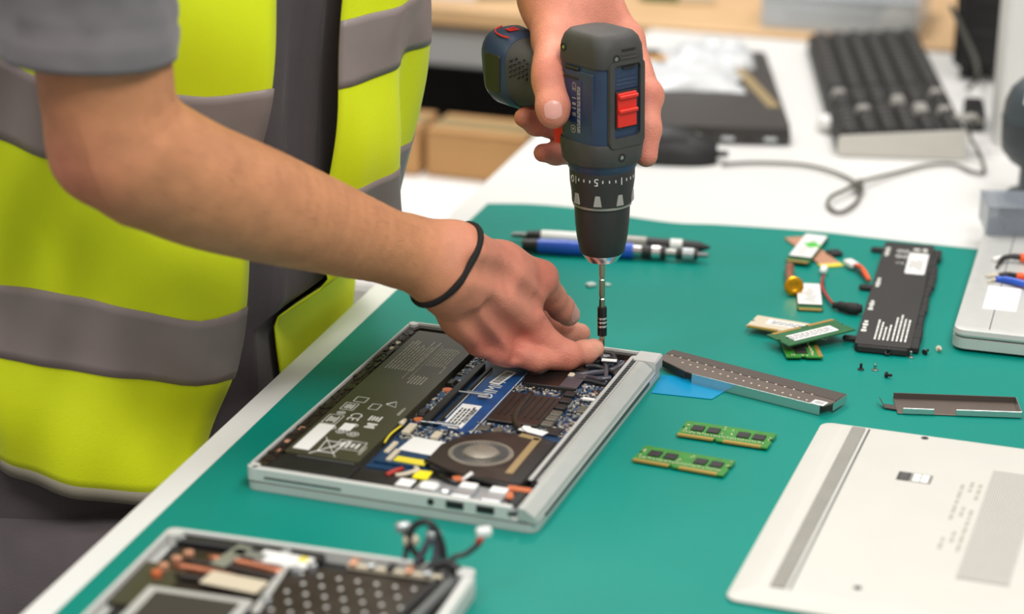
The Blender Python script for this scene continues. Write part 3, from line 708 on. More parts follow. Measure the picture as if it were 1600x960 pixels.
# ------------------------------------------------------------------ memory modules
def mini(name, label, cat, px, py, rz, z=0.0, group=None, tilt=(0, 0)):
    p = onz(px, py, z)
    return thing(name, label, cat, p, 0, group, rot=(tilt[0], tilt[1], rz))
def memory(px, py, rz, label, m='pcb_green', z=0.0, tilt=(0, 0), sticker=False, chips=True):
    t = mini('memory_module', label, 'memory module', px, py, rz, z, 'memory modules', tilt)
    L, Wd = 0.0696, 0.030
    pts = [(-L / 2, -Wd / 2), (-0.006, -Wd / 2), (-0.006, -Wd / 2 + 0.003), (-0.0045, -Wd / 2 + 0.003), (-0.0045, -Wd / 2), (L / 2, -Wd / 2),
           (L / 2, -0.001), (L / 2 - 0.002, -0.001), (L / 2 - 0.002, 0.003), (L / 2, 0.003), (L / 2, Wd / 2), (-L / 2, Wd / 2), (-L / 2, 0.003), (-L / 2 + 0.002, 0.003), (-L / 2 + 0.002, -0.001), (-L / 2, -0.001)]
    o = fix(MB().prism(pts, 0.0016, 0.0028).build('circuit_board', m, t))
    MB().box((-0.0205, -Wd / 2 + 0.0017, 0.0022), (L / 2 - 0.0075, 0.0036, 0.00145)).box((0.0152, -Wd / 2 + 0.0017, 0.0022), (L / 2 - 0.006, 0.0036, 0.00145)).build('gold_contacts', 'gold_contact', t)
    if chips:
        for x in (-0.0225, -0.0105, 0.0125, 0.0245):
            MB().box((x, 0.0015, 0.0033), (0.0092, 0.0098, 0.0011), 0.0002).build('memory_chip', 'chip_black', t)
            MB().box((x, 0.0015, 0.00092), (0.0092, 0.0098, 0.0012), 0.0002).build('memory_chip', 'chip_black', t)
        s_ = MB()
        for i in range(30): s_.box((-0.031 + i * 0.0021 + random.uniform(-.0004, .0004), -0.0075 + random.uniform(-.0008, .0008), 0.0031), (0.0009, 0.0014, 0.0007))
        for i in range(12): s_.box((random.choice((-0.0315, -0.003, 0.004, 0.0325)) + random.uniform(-.001, .001), random.uniform(-0.004, 0.012), 0.0031), (0.0012, 0.001, 0.0007))
        o2 = s_.build('small_components', 'component_pale', t); o2['kind'] = 'stuff'
    else:
        MB().box((0, 0, 0.0008), (0.05, 0.012, 0.0016)).build('memory_chip', 'chip_black', t)
    if sticker:
        s1 = MB().box((0.001, 0.003, 0.0030), (0.046, 0.0125, 0.0003)).build('sticker', 'label_white', t)
        q = MB()
        for i in range(3):
            x = -0.018
            while x < 0.02:
                w_ = random.uniform(.002, .007); q.box((x + w_ / 2, 0.0 + i * 0.003, 0.0032), (w_, 0.0011, 0.0001)); x += w_ + .001
        q.build('sticker_print', 'print_black', s1)
    return t
memory(1135, 684, -0.335, 'green memory module with four chips, nearer the metal shield plate')
memory(1068, 725, -0.385, 'bright green memory module with four chips, nearer the opened laptop corner', z=0.0)
memory(1247, 540, 1.62, 'green memory module lying underneath the pair stacked near the battery', 'pcb_green', 0.0005)
memory(1236, 516, -0.42, 'white labelled memory module at the left of the stacked pile', 'component_pale', 0.0042, sticker=True, chips=False)
memory(1267, 524, 0.56 + math.pi, 'green memory module with white sticker lying on top of the pile', 'pcb_green_dark', 0.0085, tilt=(0, 0.03), sticker=True, chips=False)

# ------------------------------------------------------------------ solid state drives, heat pipe
def ssd(px, py, rz, L, label, z=0.0, m='pcb_green_dark', green=False, tilt=(0, 0), grp='solid state drives'):
    t = mini('solid_state_drive', label, 'drive', px, py, rz, z, grp, tilt)
    MB().box((0, 0, 0.0017), (0.022, L, 0.0010)).build('circuit_board', m, t)
    MB().box((0.0, -L / 2 + 0.001, 0.0017), (0.0195, 0.004, 0.0012)).build('gold_contacts', 'gold_contact', t)
    MB().box((0, 0.004, 0.0028), (0.019, L * 0.66, 0.0013), 0.0003).build('flash_chip', 'chip_black', t)
    MB().box((0, 0.004, 0.0006), (0.018, L * 0.66, 0.0012), 0.0003).build('flash_chip', 'chip_black', t)
    s1 = MB().box((0, 0.003, 0.00358), (0.0205, L * 0.80, 0.0003)).build('label_sheet', 'label_white', t)
    q = MB()
    for i in range(9):
        w_ = random.uniform(.005, .014); q.box((random.uniform(-.003, .003), -L * 0.28 + i * L * 0.065, 0.0038), (w_, 0.0012, 0.0001))
    q.build('label_print', 'tape_grey', s1)
    if green: MB().box((0.003, 0.006, 0.0038), (0.012, 0.014, 0.0002), rz=R(35)).build('green_mark', mat('mark_green', (70, 190, 50), 0.5), s1)
    return t
p = onz(1268, 394)
t = thing('copper_shim', 'copper heat plate lying beneath the drive with a green mark', 'heat plate', p, 0.30)
MB().box((0, 0, 0.0012), (0.020, 0.082, 0.0022), 0.0005).build('plate', 'copper_pale', t)
MB().box((0.0, -0.043, 0.0010), (0.022, 0.010, 0.0016), 0.0004).build('contact_end', 'yellow_tape', t)
MB().box((0.016, -0.015, 0.0025), (0.014, 0.012, 0.0045), 0.0014).build('clip', 'black_plastic', t)
ssd(1262, 391, -0.33, 0.088, 'long white labelled drive with a green mark near the mat edge', 0.0024, green=True)
ssd(1264, 467, -0.08, 0.070, 'short white labelled drive beside the brass screw and battery wire', 0.0)
p = onz(1234, 452)
t = thing('heat_pipe_piece', 'brown heat pipe piece with round brass cap lying on the mat', 'heat pipe', p, 0.06)
MB().tube([(0.008, 0.05, 0.0045), (0.003, 0.02, 0.0045), (0, -0.016, 0.0048)], 0.0042, 10, sub=4).build('pipe', 'copper', t, True)
MB().lathe([(0.0002, 0), (0.0078, 0.0004), (0.0088, 0.0018), (0.0085, 0.0034), (0.0048, 0.0046), (0.0040, 0.0042), (0.0002, 0.0042)], 24, TR(0, -0.0165, 0.0085, rx=R(75))).build('brass_cap', 'gold', t, True, angle=50)

# ------------------------------------------------------------------ removed battery with wires
b_c = [onz(*q, 0.005) for q in ((1335, 540), (1420, 552), (1467, 389), (1375, 382))]
bo = b_c[0]; bax = ((b_c[3] - b_c[0]) + (b_c[2] - b_c[1])).normalized(); byaw = math.atan2(-bax.x, bax.y)
bt = thing('battery', 'black laptop battery with white label and trailing wires on the mat', 'battery', (bo.x, bo.y, 0), byaw)
BI = (Matrix.Translation((bo.x, bo.y, 0)) @ Matrix.Rotation(byaw, 4, 'Z')).inverted()
def buv(px, py, z=0.0072): return BI @ onz(px, py, z)
BW, BLn = 0.0455, 0.288
bb_ = MB().prism(rrect(BW / 2, BLn / 2, 0.0025, 3, BW / 2, BLn / 2), 0.0006, 0.0070).build('battery_pack', 'battery_black', bt)
ed = MB()
yy = 0.006
for i in range(14):
    l_ = random.uniform(0.012, 0.026); ed.box((BW + random.uniform(0.001, 0.004), yy + l_ / 2, 0.0035), (0.008, l_, random.uniform(0.004, 0.006)), 0.001); yy += l_ + 0.0006
    if yy > 0.27: break
ed.box((BW / 2, -0.001, 0.0035), (BW - 0.004, 0.004, 0.006), 0.001)
ed.build('side_rail', 'black_matte', bt)
for (px, py) in ((1331, 527), (1349, 447), (1364, 388)):
    q = buv(px, py, 0.004); MB().box((-0.0045, q.y, 0.003), (0.015, 0.007, 0.004), 0.0015).build('mounting_tab', 'black_matte', bt)
pw = MB(); BZ2 = 0.00708
word_bar(pw, 0.0042, 0.045, 0.0045, 0.030, BZ2, 4)
for (px, py) in ((1353, 476), (1360, 440), (1373, 392)):
    q = buv(px, py); word_bar(pw, 0.0045, q.y, 0.0042, 0.027, BZ2, 4)
xs = (0.0150, 0.0185, 0.0220, 0.0255, 0.0295, 0.033, 0.0365, 0.040)
lens = (0.050, 0.044, 0.030, 0.036, 0.058, 0.060, 0.056, 0.050)
for x, ln in zip(xs, lens):
    v = 0.014
    while v < 0.014 + ln:
        w_ = random.uniform(0.003, 0.010); pw.box((x, v + w_ / 2, BZ2), (0.0016, w_, 0.0001)); v += w_ + 0.0011
for i, (x, y) in enumerate(((0.0155, 0.262), (0.0215, 0.262), (0.0155, 0.246), (0.0215, 0.246))):
    vv, ff = disc(0.0016, 0.0026, BZ2, TR()); pw.add(vv, ff, Matrix.Translation((x, y, 0)) @ Matrix.Diagonal((1, 1.7, 1, 1)))
pw.text('CE', 0.007, TR(0.0185, 0.226, BZ2, rz=0)); pw.box((0.0305, 0.270, BZ2), (0.006, 0.006, 0.0001)); pw.box((0.038, 0.270, BZ2), (0.004, 0.008, 0.0001))
pw.build('battery_print', 'print_white', bb_)['kind'] = 'stuff'
ls = MB().prism(rrect(0.0088, 0.031, 0.002, 3, 0.0335, 0.228), 0.0070, 0.0073).build('battery_label', 'label_white', bb_)
q = MB()
for i in range(4): q.box((0.0285 + i * 0.003, 0.222 + random.uniform(-.004, .004), 0.00735), (0.0012, random.uniform(.02, .04), 0.0001))
q.build('label_print', 'tape_grey', ls)
def bp(px, py, z): return BI @ onz(px, py, z)
MB().tube([bp(1346, 483, .005), bp(1330, 482, .0055), bp(1316, 479, .005), bp(1302, 477, .0045)], [0.004, 0.0052, 0.0045, 0.003], 8, sub=4).build('wire_sleeve', 'black_matte', bt, True)
MB().tube([bp(1304, 477, .004), bp(1294, 465, .004), bp(1286, 448, .004), bp(1286, 430, .005)], 0.0013, 6, sub=5).build('black_wire', 'cable_black', bt, True)
MB().tube([bp(1302, 475, .0045), bp(1291, 461, .005), bp(1284, 446, .0046), bp(1287, 430, .005)], 0.0012, 6, sub=5).build('red_wire', 'red_wire', bt, True)
a_ = bp(1287, 421, .005); MB().box(a_, (0.006, 0.014, 0.004), 0.001).build('wire_plug', 'label_white', bt)
MB().tube([bp(1358, 438, .005), bp(1352, 428, .006), bp(1346, 418, .006), bp(1336, 414, .006)], [0.002, 0.0025, 0.0018, 0.0018], 7, sub=5).build('orange_wire', 'orange_bright', bt, True)
MB().tube([bp(1356, 436, .004), bp(1345, 426, .004), bp(1334, 415, .005)], 0.0012, 6, sub=5).build('black_wire', 'cable_black', bt, True)
a_ = bp(1330, 412, .005); MB().box(a_, (0.009, 0.015, 0.005), 0.0012, rz=R(35)).build('wire_plug', 'label_white', bt)

# ------------------------------------------------------------------ loose screws on the mat
def screw(px, py, m, label, rx, rz):
    t = mini('screw', label, 'screw', px, py, rz, 0.0, 'loose screws')
    lay = abs(rx) > 0.3
    T = TR(0, 0, 0.0022 if lay else 0.0, rx=rx)
    MB().lathe([(0.0026, 0), (0.0027, 0.0006), (0.0020, 0.0012)], 16, T).build('screw_head', m, t, True, angle=40)
    pr_ = []
    for i in range(10): pr_ += [(0.0012, 0.0012 + i * 0.00045), (0.00095, 0.0012 + i * 0.00045 + 0.00022)]
    MB().lathe(pr_, 10, T).build('thread', m, t, True)
for (px, py, m, label, rx, rz) in ((1345, 578, 'chip_black', 'black screw standing on its head, leftmost of the loose screws', 0, 0),
        (1367, 579, 'steel', 'silver screw standing between the two front black screws', 0, 0),
        (1384, 590, 'chip_black', 'black screw lying on its side, nearest the camera', R(80), 0.9),
        (1386, 556, 'chip_black', 'black screw at the near end of the battery, left side', R(30), 0.4),
        (1423, 559, 'steel', 'silver screw standing beside the battery near end', 0, 0),
        (1444, 555, 'chip_black', 'black screw at the right near corner of the battery', R(80), 2.4),
        (1466, 549, 'component_pale', 'pale brass screw, rightmost of the loose screws', R(75), 0.2)):
    screw(px, py, m, label, rx, rz)

# ------------------------------------------------------------------ metal shields
s_c = [onz(*q, 0.0085) for q in ((1010, 571), (1051, 547), (1323, 617), (1281, 633))]
so = s_c[0]; sdir = ((s_c[3] - s_c[0]) + (s_c[2] - s_c[1])).normalized(); syaw = math.atan2(sdir.y, sdir.x)
sh = thing('shield_plate', 'long perforated brown steel shield plate leaning out from the laptop corner', 'metal plate', (so.x, so.y, 0), syaw)
SI = (Matrix.Translation((so.x, so.y, 0)) @ Matrix.Rotation(syaw, 4, 'Z')).inverted()
def suv(px, py, z=0.0085): p = SI @ onz(px, py, z); return p.x, p.y
c1, c2_, c3, c4 = suv(1029, 560), suv(1051, 547), suv(1323, 617), suv(1281, 634)
xr = suv(1300, 628)
NX, NY = 0, 0
top_pts = [c1, suv(1070, 580), suv(1081, 584), c4, suv(1290, 634), suv(1303, 630), c3, c2_]
o = fix(MB().prism(top_pts, 0.0078, 0.0086).build('plate', 'steel_brown', sh))
bk = [suv(1045, 551), suv(1300, 629), c3, c2_]
fold = suv(1306, 621)
o = fix(MB().prism([suv(1041, 553), suv(1306, 627), c3, c2_], 0.0086, 0.0089).build('rear_strip', 'steel_brown_dark', sh))
a_, b_ = suv(1081, 584), c4
def wall(p0, p1, z0, z1, th, name, m, parent):
    d = Vector((p1[0] - p0[0], p1[1] - p0[1], 0)); L_ = d.length; a = math.atan2(d.y, d.x)
    return MB().box(((p0[0] + p1[0]) / 2, (p0[1] + p1[1]) / 2, (z0 + z1) / 2), (L_, th, z1 - z0), th * 0.3, rz=a).build(name, m, parent)
wall(a_, b_, 0.0004, 0.0086, 0.0008, 'front_lip', 'steel_edge', sh)
wall(suv(1302, 630), c3, 0.0018, 0.0086, 0.0008, 'end_lip', 'steel_edge', sh)
wall(c1, suv(1070, 580), 0.0030, 0.0078, 0.0008, 'inner_lip', 'chip_black', sh)
hole = None
row_a, row_b = Vector((*suv(1050, 556), 0)), Vector((*suv(1283, 621), 0))
row_c, row_d = Vector((*suv(1062, 566), 0)), Vector((*suv(1268, 628), 0))
for i in range(17):
    for (r0, r1, z) in ((row_a, row_b, 0), (row_c, row_d, 1)):
        p = r0.lerp(r1, (i + 0.4 * z) / 17)
        if hole is None:
            hole = MB().lathe([(0.0009, 0.0), (0.0009, 0.0003), (0.0005, 0.0003)], 10).build('dimple', 'component_pale', sh); hole.location = (p.x, p.y, 0.0086)
        else: share(hole, 'dimple', sh, (p.x, p.y, 0.0086))
p = suv(1278, 633); q = suv(1279, 631)
lbx = MB().box((q[0], q[1] + 0.001, 0.0088), (0.011, 0.009, 0.0003)).build('white_label', 'label_white', sh)
bq = MB()
for i in range(6): bq.box((q[0] - 0.003 + i * 0.0012, q[1] + 0.001, 0.00902), (0.0005, 0.005, 0.0001))
bq.build('label_print', 'print_black', lbx)
# blue film under the plate
fp = [onz(*q_, 0.0006) for q_ in ((1034, 586), (1078, 590), (1132, 612), (1112, 624), (1018, 614))]
fo = MB().prism([(p_.x - fp[0].x, p_.y - fp[0].y) for p_ in fp], 0, 0.0004).build('blue_film', 'blue_film')
fix(fo); fo.location = (fp[0].x, fp[0].y, 0.0003); tag(fo, 'bright blue plastic film sheet on the mat under the perforated plate', 'film')

k_c = [onz(*q, 0.0) for q in ((1402, 648), (1596, 655), (1590, 630), (1402, 624))]
ko = k_c[0]; kd = (k_c[1] - k_c[0]).normalized(); kyaw = math.atan2(kd.y, kd.x)
kb = thing('metal_bracket', 'small brown steel bracket with bent lips above the white cover', 'bracket', (ko.x, ko.y, 0), kyaw)
KI = (Matrix.Translation((ko.x, ko.y, 0)) @ Matrix.Rotation(kyaw, 4, 'Z')).inverted()
def kuv(px, py, z=0.001): p = KI @ onz(px, py, z); return p.x, p.y
kL = (k_c[1] - k_c[0]).length; kD = 0.031
MB().box((kL / 2, kD / 2, 0.0009), (kL, kD, 0.0008), 0.0002).build('plate', 'steel_brown', kb)
wall((0.0, kD), (kL, kD), 0.0008, 0.0060, 0.0007, 'rear_lip', 'steel_brown_dark', kb)
wall((kL, 0), (kL, kD), 0.0008, 0.0060, 0.0007, 'end_lip', 'steel_edge', kb)
wall((kL * 0.47, 0), (kL, 0), 0.0008, 0.0058, 0.0007, 'front_lip', 'steel_edge', kb)
wall((0.004, 0), (0.028, 0), 0.0008, 0.0055, 0.0007, 'front_lip', 'steel_edge', kb)
MB().loft([[(0.0, 0.006, 0.0012), (0.0, 0.016, 0.0012), (0.0, 0.016, 0.0018), (0.0, 0.006, 0.0018)], [(-0.009, 0.009, 0.0012), (-0.009, 0.017, 0.0012), (-0.009, 0.017, 0.0018), (-0.009, 0.009, 0.0018)], [(-0.012, 0.015, 0.006), (-0.012, 0.021, 0.006), (-0.0125, 0.021, 0.0062), (-0.0125, 0.015, 0.0062)]]).build('bent_tab', 'steel_brown_dark', kb)

# ------------------------------------------------------------------ cordless drill with a screwdriver bit
D_TIP = Vector((0.0727, 1.781, 0.0145))
D_YAW = math.atan2(-0.788, 0.616)
D_LEAN = -0.0325
DM = Matrix.Translation(D_TIP) @ Matrix.Rotation(D_LEAN, 4, 'Y') @ Matrix.Rotation(D_YAW, 4, 'Z')
dr = thing('cordless_drill', 'dark blue and grey cordless drill driver with red switches held upside down', 'drill')
dr.location = D_TIP; dr.rotation_euler = DM.to_euler()
# bit
bit = MB().lathe([(0.0006, 0.0), (0.0012, 0.002), (0.0015, 0.006), (0.0016, 0.0075), (0.0021, 0.009), (0.0021, 0.018)], 12).build('screwdriver_bit', 'bit_steel', dr, True, angle=30)
MB().lathe([(0.0028, 0.017), (0.0038, 0.0175), (0.0038, 0.0405), (0.0036, 0.0412), (0.0024, 0.0412)], 20).build('bit_holder', 'black_gloss', dr, True, angle=30)
for z in (0.0246, 0.0280, 0.0312): MB().lathe([(0.00385, z), (0.0040, z + 0.0004), (0.0040, z + 0.0013), (0.00385, z + 0.0017)], 20, caps=False).build('holder_ring', 'chrome', dr, True)
sp_ = [(0.0024, 0.0405), (0.0024, 0.0480), (0.0019, 0.0486), (0.0019, 0.0495), (0.0024, 0.0502), (0.0024, 0.0640), (0.0019, 0.0646), (0.0019, 0.0660), (0.0024, 0.0668), (0.0024, 0.084)]
MB().lathe(sp_, 6).build('hex_shank', 'bit_steel', dr)
# chuck
MB().lathe([(0.0028, 0.0806), (0.0112, 0.0802), (0.0122, 0.0806), (0.0163, 0.0868), (0.0165, 0.0878)], 40).build('chuck_nose', 'chrome', dr, True, angle=30)
MB().lathe([(0.0166, 0.0872), (0.0176, 0.0884), (0.0200, 0.1010), (0.0212, 0.1120), (0.0217, 0.1220), (0.0218, 0.1262), (0.0210, 0.1270)], 48).build('chuck_sleeve', 'drill_black', dr, True, angle=35)
MB().lathe([(0.0222, 0.1268), (0.0230, 0.1272), (0.0231, 0.1292), (0.0224, 0.1296)], 48).build('collar_ring', 'tape_grey', dr, True, angle=35)
col = MB().lathe([(0.0225, 0.1293), (0.0236, 0.1298), (0.0241, 0.138), (0.0252, 0.146), (0.0256, 0.1565), (0.0250, 0.158)], 64).build('torque_collar', 'drill_black', dr, True, angle=35)
def on_collar(theta, z, r, flip=True):
    a = R(theta - 38)
    M = Matrix.Rotation(a, 4, 'Z') @ Matrix.Translation((r, 0, z)) @ Matrix.Rotation(R(90), 4, 'Z') @ Matrix.Rotation(R(90), 4, 'X')
    if flip: M = M @ Matrix.Rotation(math.pi, 4, 'Z')
    return M
tk = MB()
for (th, t) in ((-12, '5'), (34, '1'), (-58, '10'), (80, '2')):
    tk.text(t, 0.0086, on_collar(th, 0.1512, 0.02575))
for k in range(-5, 9):
    th = -12 + (k + 0.0) * 11.5
    if k in (0, 4, -4, 8): continue
    tk.box((0, 0, 0), (0.0008, 0.0022, 0.0003), M=on_collar(th, 0.1512, 0.0256))
ar = MB()
for th in (-10, 33, -55, 76, 120):
    M = on_collar(th, 0.1355, 0.02435, False)
    ar.prism([(-0.0032, -0.0045), (0.0032, -0.0045), (0.0018, 0.0040), (-0.0018, 0.0040)], -0.0006, 0.0004, M)
tk.build('torque_numbers', 'print_white', col); ar.build('setting_marks', 'glint_and_pale_grey', col)
# housing: lofted rounded-rectangle sections
def sec(z, x0, x1, hy, r, n=6): return [(x, y, z) for (x, y) in rrect((x1 - x0) / 2, hy, min(r, hy - .0005, (x1 - x0) / 2 - .0005), n, (x0 + x1) / 2, 0)]
hs_ = MB(); hs_.loft([sec(0.1565, -0.0255, 0.0255, 0.0255, 0.0255), sec(0.160, -0.0272, 0.0268, 0.0266, 0.025), sec(0.172, -0.0285, 0.0270, 0.0262, 0.020), sec(0.186, -0.0285, 0.0268, 0.0242, 0.014), sec(0.215, -0.0285, 0.0265, 0.0226, 0.011), sec(0.245, -0.0283, 0.0262, 0.0220, 0.010), sec(0.250, -0.0278, 0.0256, 0.0214, 0.010)])
hs_.build('housing', 'drill_blue', dr, True, angle=40)
nc = MB(); nc.loft([sec(0.163, -0.0288, 0.0276, 0.0272, 0.024), sec(0.165, -0.0296, 0.0284, 0.0276, 0.022), sec(0.178, -0.0298, 0.0286, 0.0270, 0.017), sec(0.181, -0.0290, 0.0276, 0.0262, 0.016)])
nc.build('neck_band', 'drill_grey', dr, True, angle=40)
cap = MB(); cap.loft([sec(0.2405, -0.0292, 0.0274, 0.0230, 0.011), sec(0.244, -0.0296, 0.0280, 0.0234, 0.011), sec(0.255, -0.0292, 0.0274, 0.0230, 0.012), sec(0.2612, -0.0276, 0.0254, 0.0216, 0.013), sec(0.2646, -0.0248, 0.0222, 0.0188, 0.012), sec(0.2654, -0.021, 0.018, 0.015, 0.010)])
cap.build('rear_cap', 'drill_grey', dr, True, angle=40)
# grey rubber frame around the gear switch on the selector face, blue inset
def ring_prism(o_, i_, x0, x1):
    vv = []; ff = []; n = len(o_)
    for (y, z) in o_: vv.append((x0, y, z))
    for (y, z) in o_: vv.append((x1, y, z))
    for (y, z) in i_: vv.append((x1, y, z))
    for (y, z) in i_: vv.append((x0, y, z))
    for k in range(n):
        k2 = (k + 1) % n
        for l in range(3): ff.append((l * n + k, l * n + k2, (l + 1) * n + k2, (l + 1) * n + k))
    return vv, ff
o_ = [(y, z) for (y, z) in rrect(0.0172, 0.0335, 0.005, 4, 0.001, 0.2120)]; i_ = [(y, z) for (y, z) in rrect(0.0128, 0.0285, 0.003, 4, 0.001, 0.2145)]
fr = MB(); fr.add(*ring_prism(o_, i_, 0.0262, 0.0292)); fix(fr.build('selector_frame', 'drill_grey', dr))
MB().box((0.0262, 0.001, 0.2330), (0.002, 0.0252, 0.020), 0.0008).build('inset_panel', 'drill_blue', dr)
for z in (0.2275, 0.2305, 0.2340): MB().box((0.0273, 0.001, z), (0.0008, 0.020, 0.0011), 0.0003).build('inset_rib', 'drill_blue', dr)
MB().box((0.0276, 0.003, 0.2405), (0.0030, 0.013, 0.0011)).build('vent_slot', 'gap_dark' if False else 'chip_black', dr)
MB().box((0.0272, 0.003, 0.2540), (0.0020, 0.013, 0.0012)).build('vent_slot', 'chip_black', dr)
for z in (0.2505, 0.2475): MB().box((0.0278, 0.003, z), (0.0012, 0.015, 0.0008), 0.0003).build('cap_rib', 'drill_grey', dr)
MB().box((0.0268, 0.001, 0.2080), (0.0024, 0.0215, 0.0290), 0.0004).build('switch_well', 'chip_black', dr)
gs = MB(); gs.box((0.0285, 0.0005, 0.2080), (0.0030, 0.0185, 0.0268), 0.0006); gs = gs.build('gear_switch', 'drill_red', dr)
for z in (0.2185, 0.2075): MB().box((0.0308, 0.0005, z), (0.0032, 0.0185, 0.0032), 0.0008).build('switch_ridge', 'drill_red', gs)
# side panel facing the camera's left
pl = MB().box((0.0005, -0.0226, 0.209), (0.034, 0.0022, 0.054), 0.0006).build('side_panel', 'drill_blue', dr)
gl = MB().box((-0.006, -0.0238, 0.2060), (0.0205, 0.0006, 0.046), 0.0002).build('rating_plate', 'drill_blue_gloss', pl)
rt = MB()
def sp2(x, z): return Matrix.Translation((x, -0.0242, z)) @ Matrix.Rotation(R(90), 4, 'X')
for i, x in enumerate((0.0022, 0.0002)):
    z = 0.188
    while z < 0.226:
        w_ = random.uniform(.0015, .005)
        if z + w_ < 0.228: rt.box((x, -0.0242, z + w_ / 2), (0.0011, 0.0002, w_))
        z += w_ + .0008
rt.text('CE', 0.0062, sp2(-0.0045, 0.2235) @ Matrix.Rotation(R(-90), 4, 'Z'))
for z in (0.2145, 0.2105, 0.2095, 0.2065, 0.2025, 0.2010): rt.box((-0.0045, -0.0242, z), (0.0042, 0.0002, 0.0007))
vv, ff = disc(0.0024, 0.0031, 0, TR()); rt.add(vv, ff, sp2(-0.0055, 0.190)); vv, ff = disc(0.0, 0.0012, 0, TR()); rt.add(vv, ff, sp2(-0.0055, 0.190))
rt.build('rating_print', 'print_grey', gl)
for z in (0.2375, 0.2305): MB().box((-0.0085, -0.0232, z), (0.018, 0.0022, 0.0022), 0.0005, M=Matrix.Rotation(0, 4, 'Y')).build('side_vent', 'chip_black', dr)
for (x, y, z, ax) in ((0.0278, -0.009, 0.2480, 'x'), (0.0286, -0.004, 0.1705, 'x'), (-0.018, -0.0234, 0.252, 'y')):
    M = TR(x, y, z, ry=R(90)) if ax == 'x' else TR(x, y, z, rx=R(90))
    MB().lathe([(0.0033, -0.001), (0.0033, 0.0004), (0.0024, 0.0004), (0.0022, -0.0008)], 16, M).build('screw_recess', 'chip_black', dr)
    MB().lathe([(0.0016, -0.001), (0.0016, 0.0002), (0.0008, 0.0004)], 12, M).build('housing_screw', 'steel', dr)
# grip and battery go along local -x, rising a little
def gsec(x, zc, hy, hz, r, n=6): return [(x - (b_) * 0.12, a_, zc + b_) for (a_, b_) in rrect(hy, hz, r, n)]
gp_ = MB(); gp_.loft([gsec(-0.020, 0.214, 0.0165, 0.028, 0.015), gsec(-0.032, 0.214, 0.0165, 0.0225, 0.015), gsec(-0.050, 0.214, 0.0170, 0.0205, 0.0155), gsec(-0.070, 0.2135, 0.0185, 0.0225, 0.016), gsec(-0.086, 0.2145, 0.0215, 0.0255, 0.018), gsec(-0.095, 0.2155, 0.0245, 0.0285, 0.020)])
gp_.build('grip', 'drill_grey', dr, True, angle=50)
bt2 = MB(); bt2.loft([gsec(-0.091, 0.215, 0.0235, 0.0275, 0.019), gsec(-0.097, 0.2155, 0.0255, 0.0298, 0.020), gsec(-0.115, 0.2170, 0.0260, 0.0305, 0.020), gsec(-0.120, 0.2175, 0.0245, 0.0290, 0.019), gsec(-0.1225, 0.218, 0.020, 0.025, 0.017)])
bt2 = bt2.build('battery', 'drill_blue', dr, True, angle=50)
# grip texture studs on the camera-side of the grip
st0 = None
for i in range(5):
    for j in range(4):
        x = -0.070 - i * 0.0042; z = 0.216 + j * 0.0042 + (i % 2) * 0.002
        y = -0.0186 - max(0, (-x - 0.062)) * 0.15 + max(0, z - 0.227) * 0.55
        if st0 is None:
            st0 = MB().lathe([(0.0011, -0.001), (0.0009, 0.0004), (0.0002, 0.0007)], 8, TR(rx=R(90))).build('grip_stud', 'drill_black', dr, True); st0.location = (x, y, z)
        else: share(st0, 'grip_stud', dr, (x, y, z))
MB().loft([[(x, -0.0258 + k_ * 0.002, z) for (x, z) in rrect(0.009, 0.0150, 0.003, 3, -0.105, 0.216)] for k_ in (-0.2, 0.6)]).build('release_button', 'drill_black', bt2)
RLM = Matrix.Translation((0.0165, 0, -0.0095))
rl = MB()
rl.tube([(-0.114, -0.015, 0.2535), (-0.122, -0.0165, 0.2540), (-0.131, -0.0150, 0.2550), (-0.136, -0.0105, 0.2562), (-0.137, -0.004, 0.2575)], 0.0007, 5, RLM, sub=4)
rl.box((-0.123, -0.003, 0.2565), (0.0018, 0.010, 0.0008), M=RLM); rl.box((-0.127, -0.003, 0.2570), (0.0018, 0.010, 0.0008), M=RLM); rl.box((-0.125, -0.007, 0.2568), (0.004, 0.0016, 0.0008), M=RLM)
rl.build('red_lettering', 'drill_red', bt2)
tr = MB(); tr.loft([[(x, y, z) for (x, y) in rrect(0.009, 0.0085, 0.004, 4, -0.042, 0)] for z in (0.168, 0.171)] + [[(x, y, z) for (x, y) in rrect(0.0105, 0.0088, 0.004, 4, -0.042, 0)] for z in (0.178, 0.198)])
tr.build('trigger', 'drill_red', dr, True, angle=50)

# ------------------------------------------------------------------ pens and loose pieces behind the drill
def pen(px0, py0, px1, py1, z, segs, name, label, cat):
    a, b = onz(px0, py0, z), onz(px1, py1, z); d = b - a; L_ = d.length
    t = thing(name, label, cat, (a.x, a.y, z), math.atan2(d.y, d.x))
    M = Matrix.Rotation(R(90), 4, 'Y')
    for (f0, f1, r0, r1, nm, m) in segs:
        n = 6; prof = [(r0, f0 * L_)]
        if r0 != r1: prof += [(r0 + (r1 - r0) * k / n, (f0 + (f1 - f0) * k / n) * L_) for k in range(1, n)]
        prof += [(r1, f1 * L_)]
        MB().lathe(prof, 20, M).build(nm, m, t, True, angle=40)
    return t
pen(800, 367, 1110, 387, 0.0066, ((0.0, 0.075, 0.0024, 0.003, 'steel_tip', 'silver_dark'), (0.075, 0.15, 0.0046, 0.0060, 'collar', 'black_plastic'), (0.15, 0.48, 0.0062, 0.0064, 'barrel', 'label_white'), (0.48, 0.68, 0.0064, 0.0062, 'barrel_end', 'tape_grey'), (0.68, 0.80, 0.0058, 0.0056, 'black_section', 'chip_black'), (0.80, 0.86, 0.0059, 0.0059, 'white_band', 'label_white'), (0.86, 0.95, 0.0056, 0.0048, 'cap', 'chip_black'), (0.95, 1.0, 0.0045, 0.001, 'cap_tip', 'chip_black')),
    'marker_pen', 'white and black marker pen lying behind the drill', 'pen')
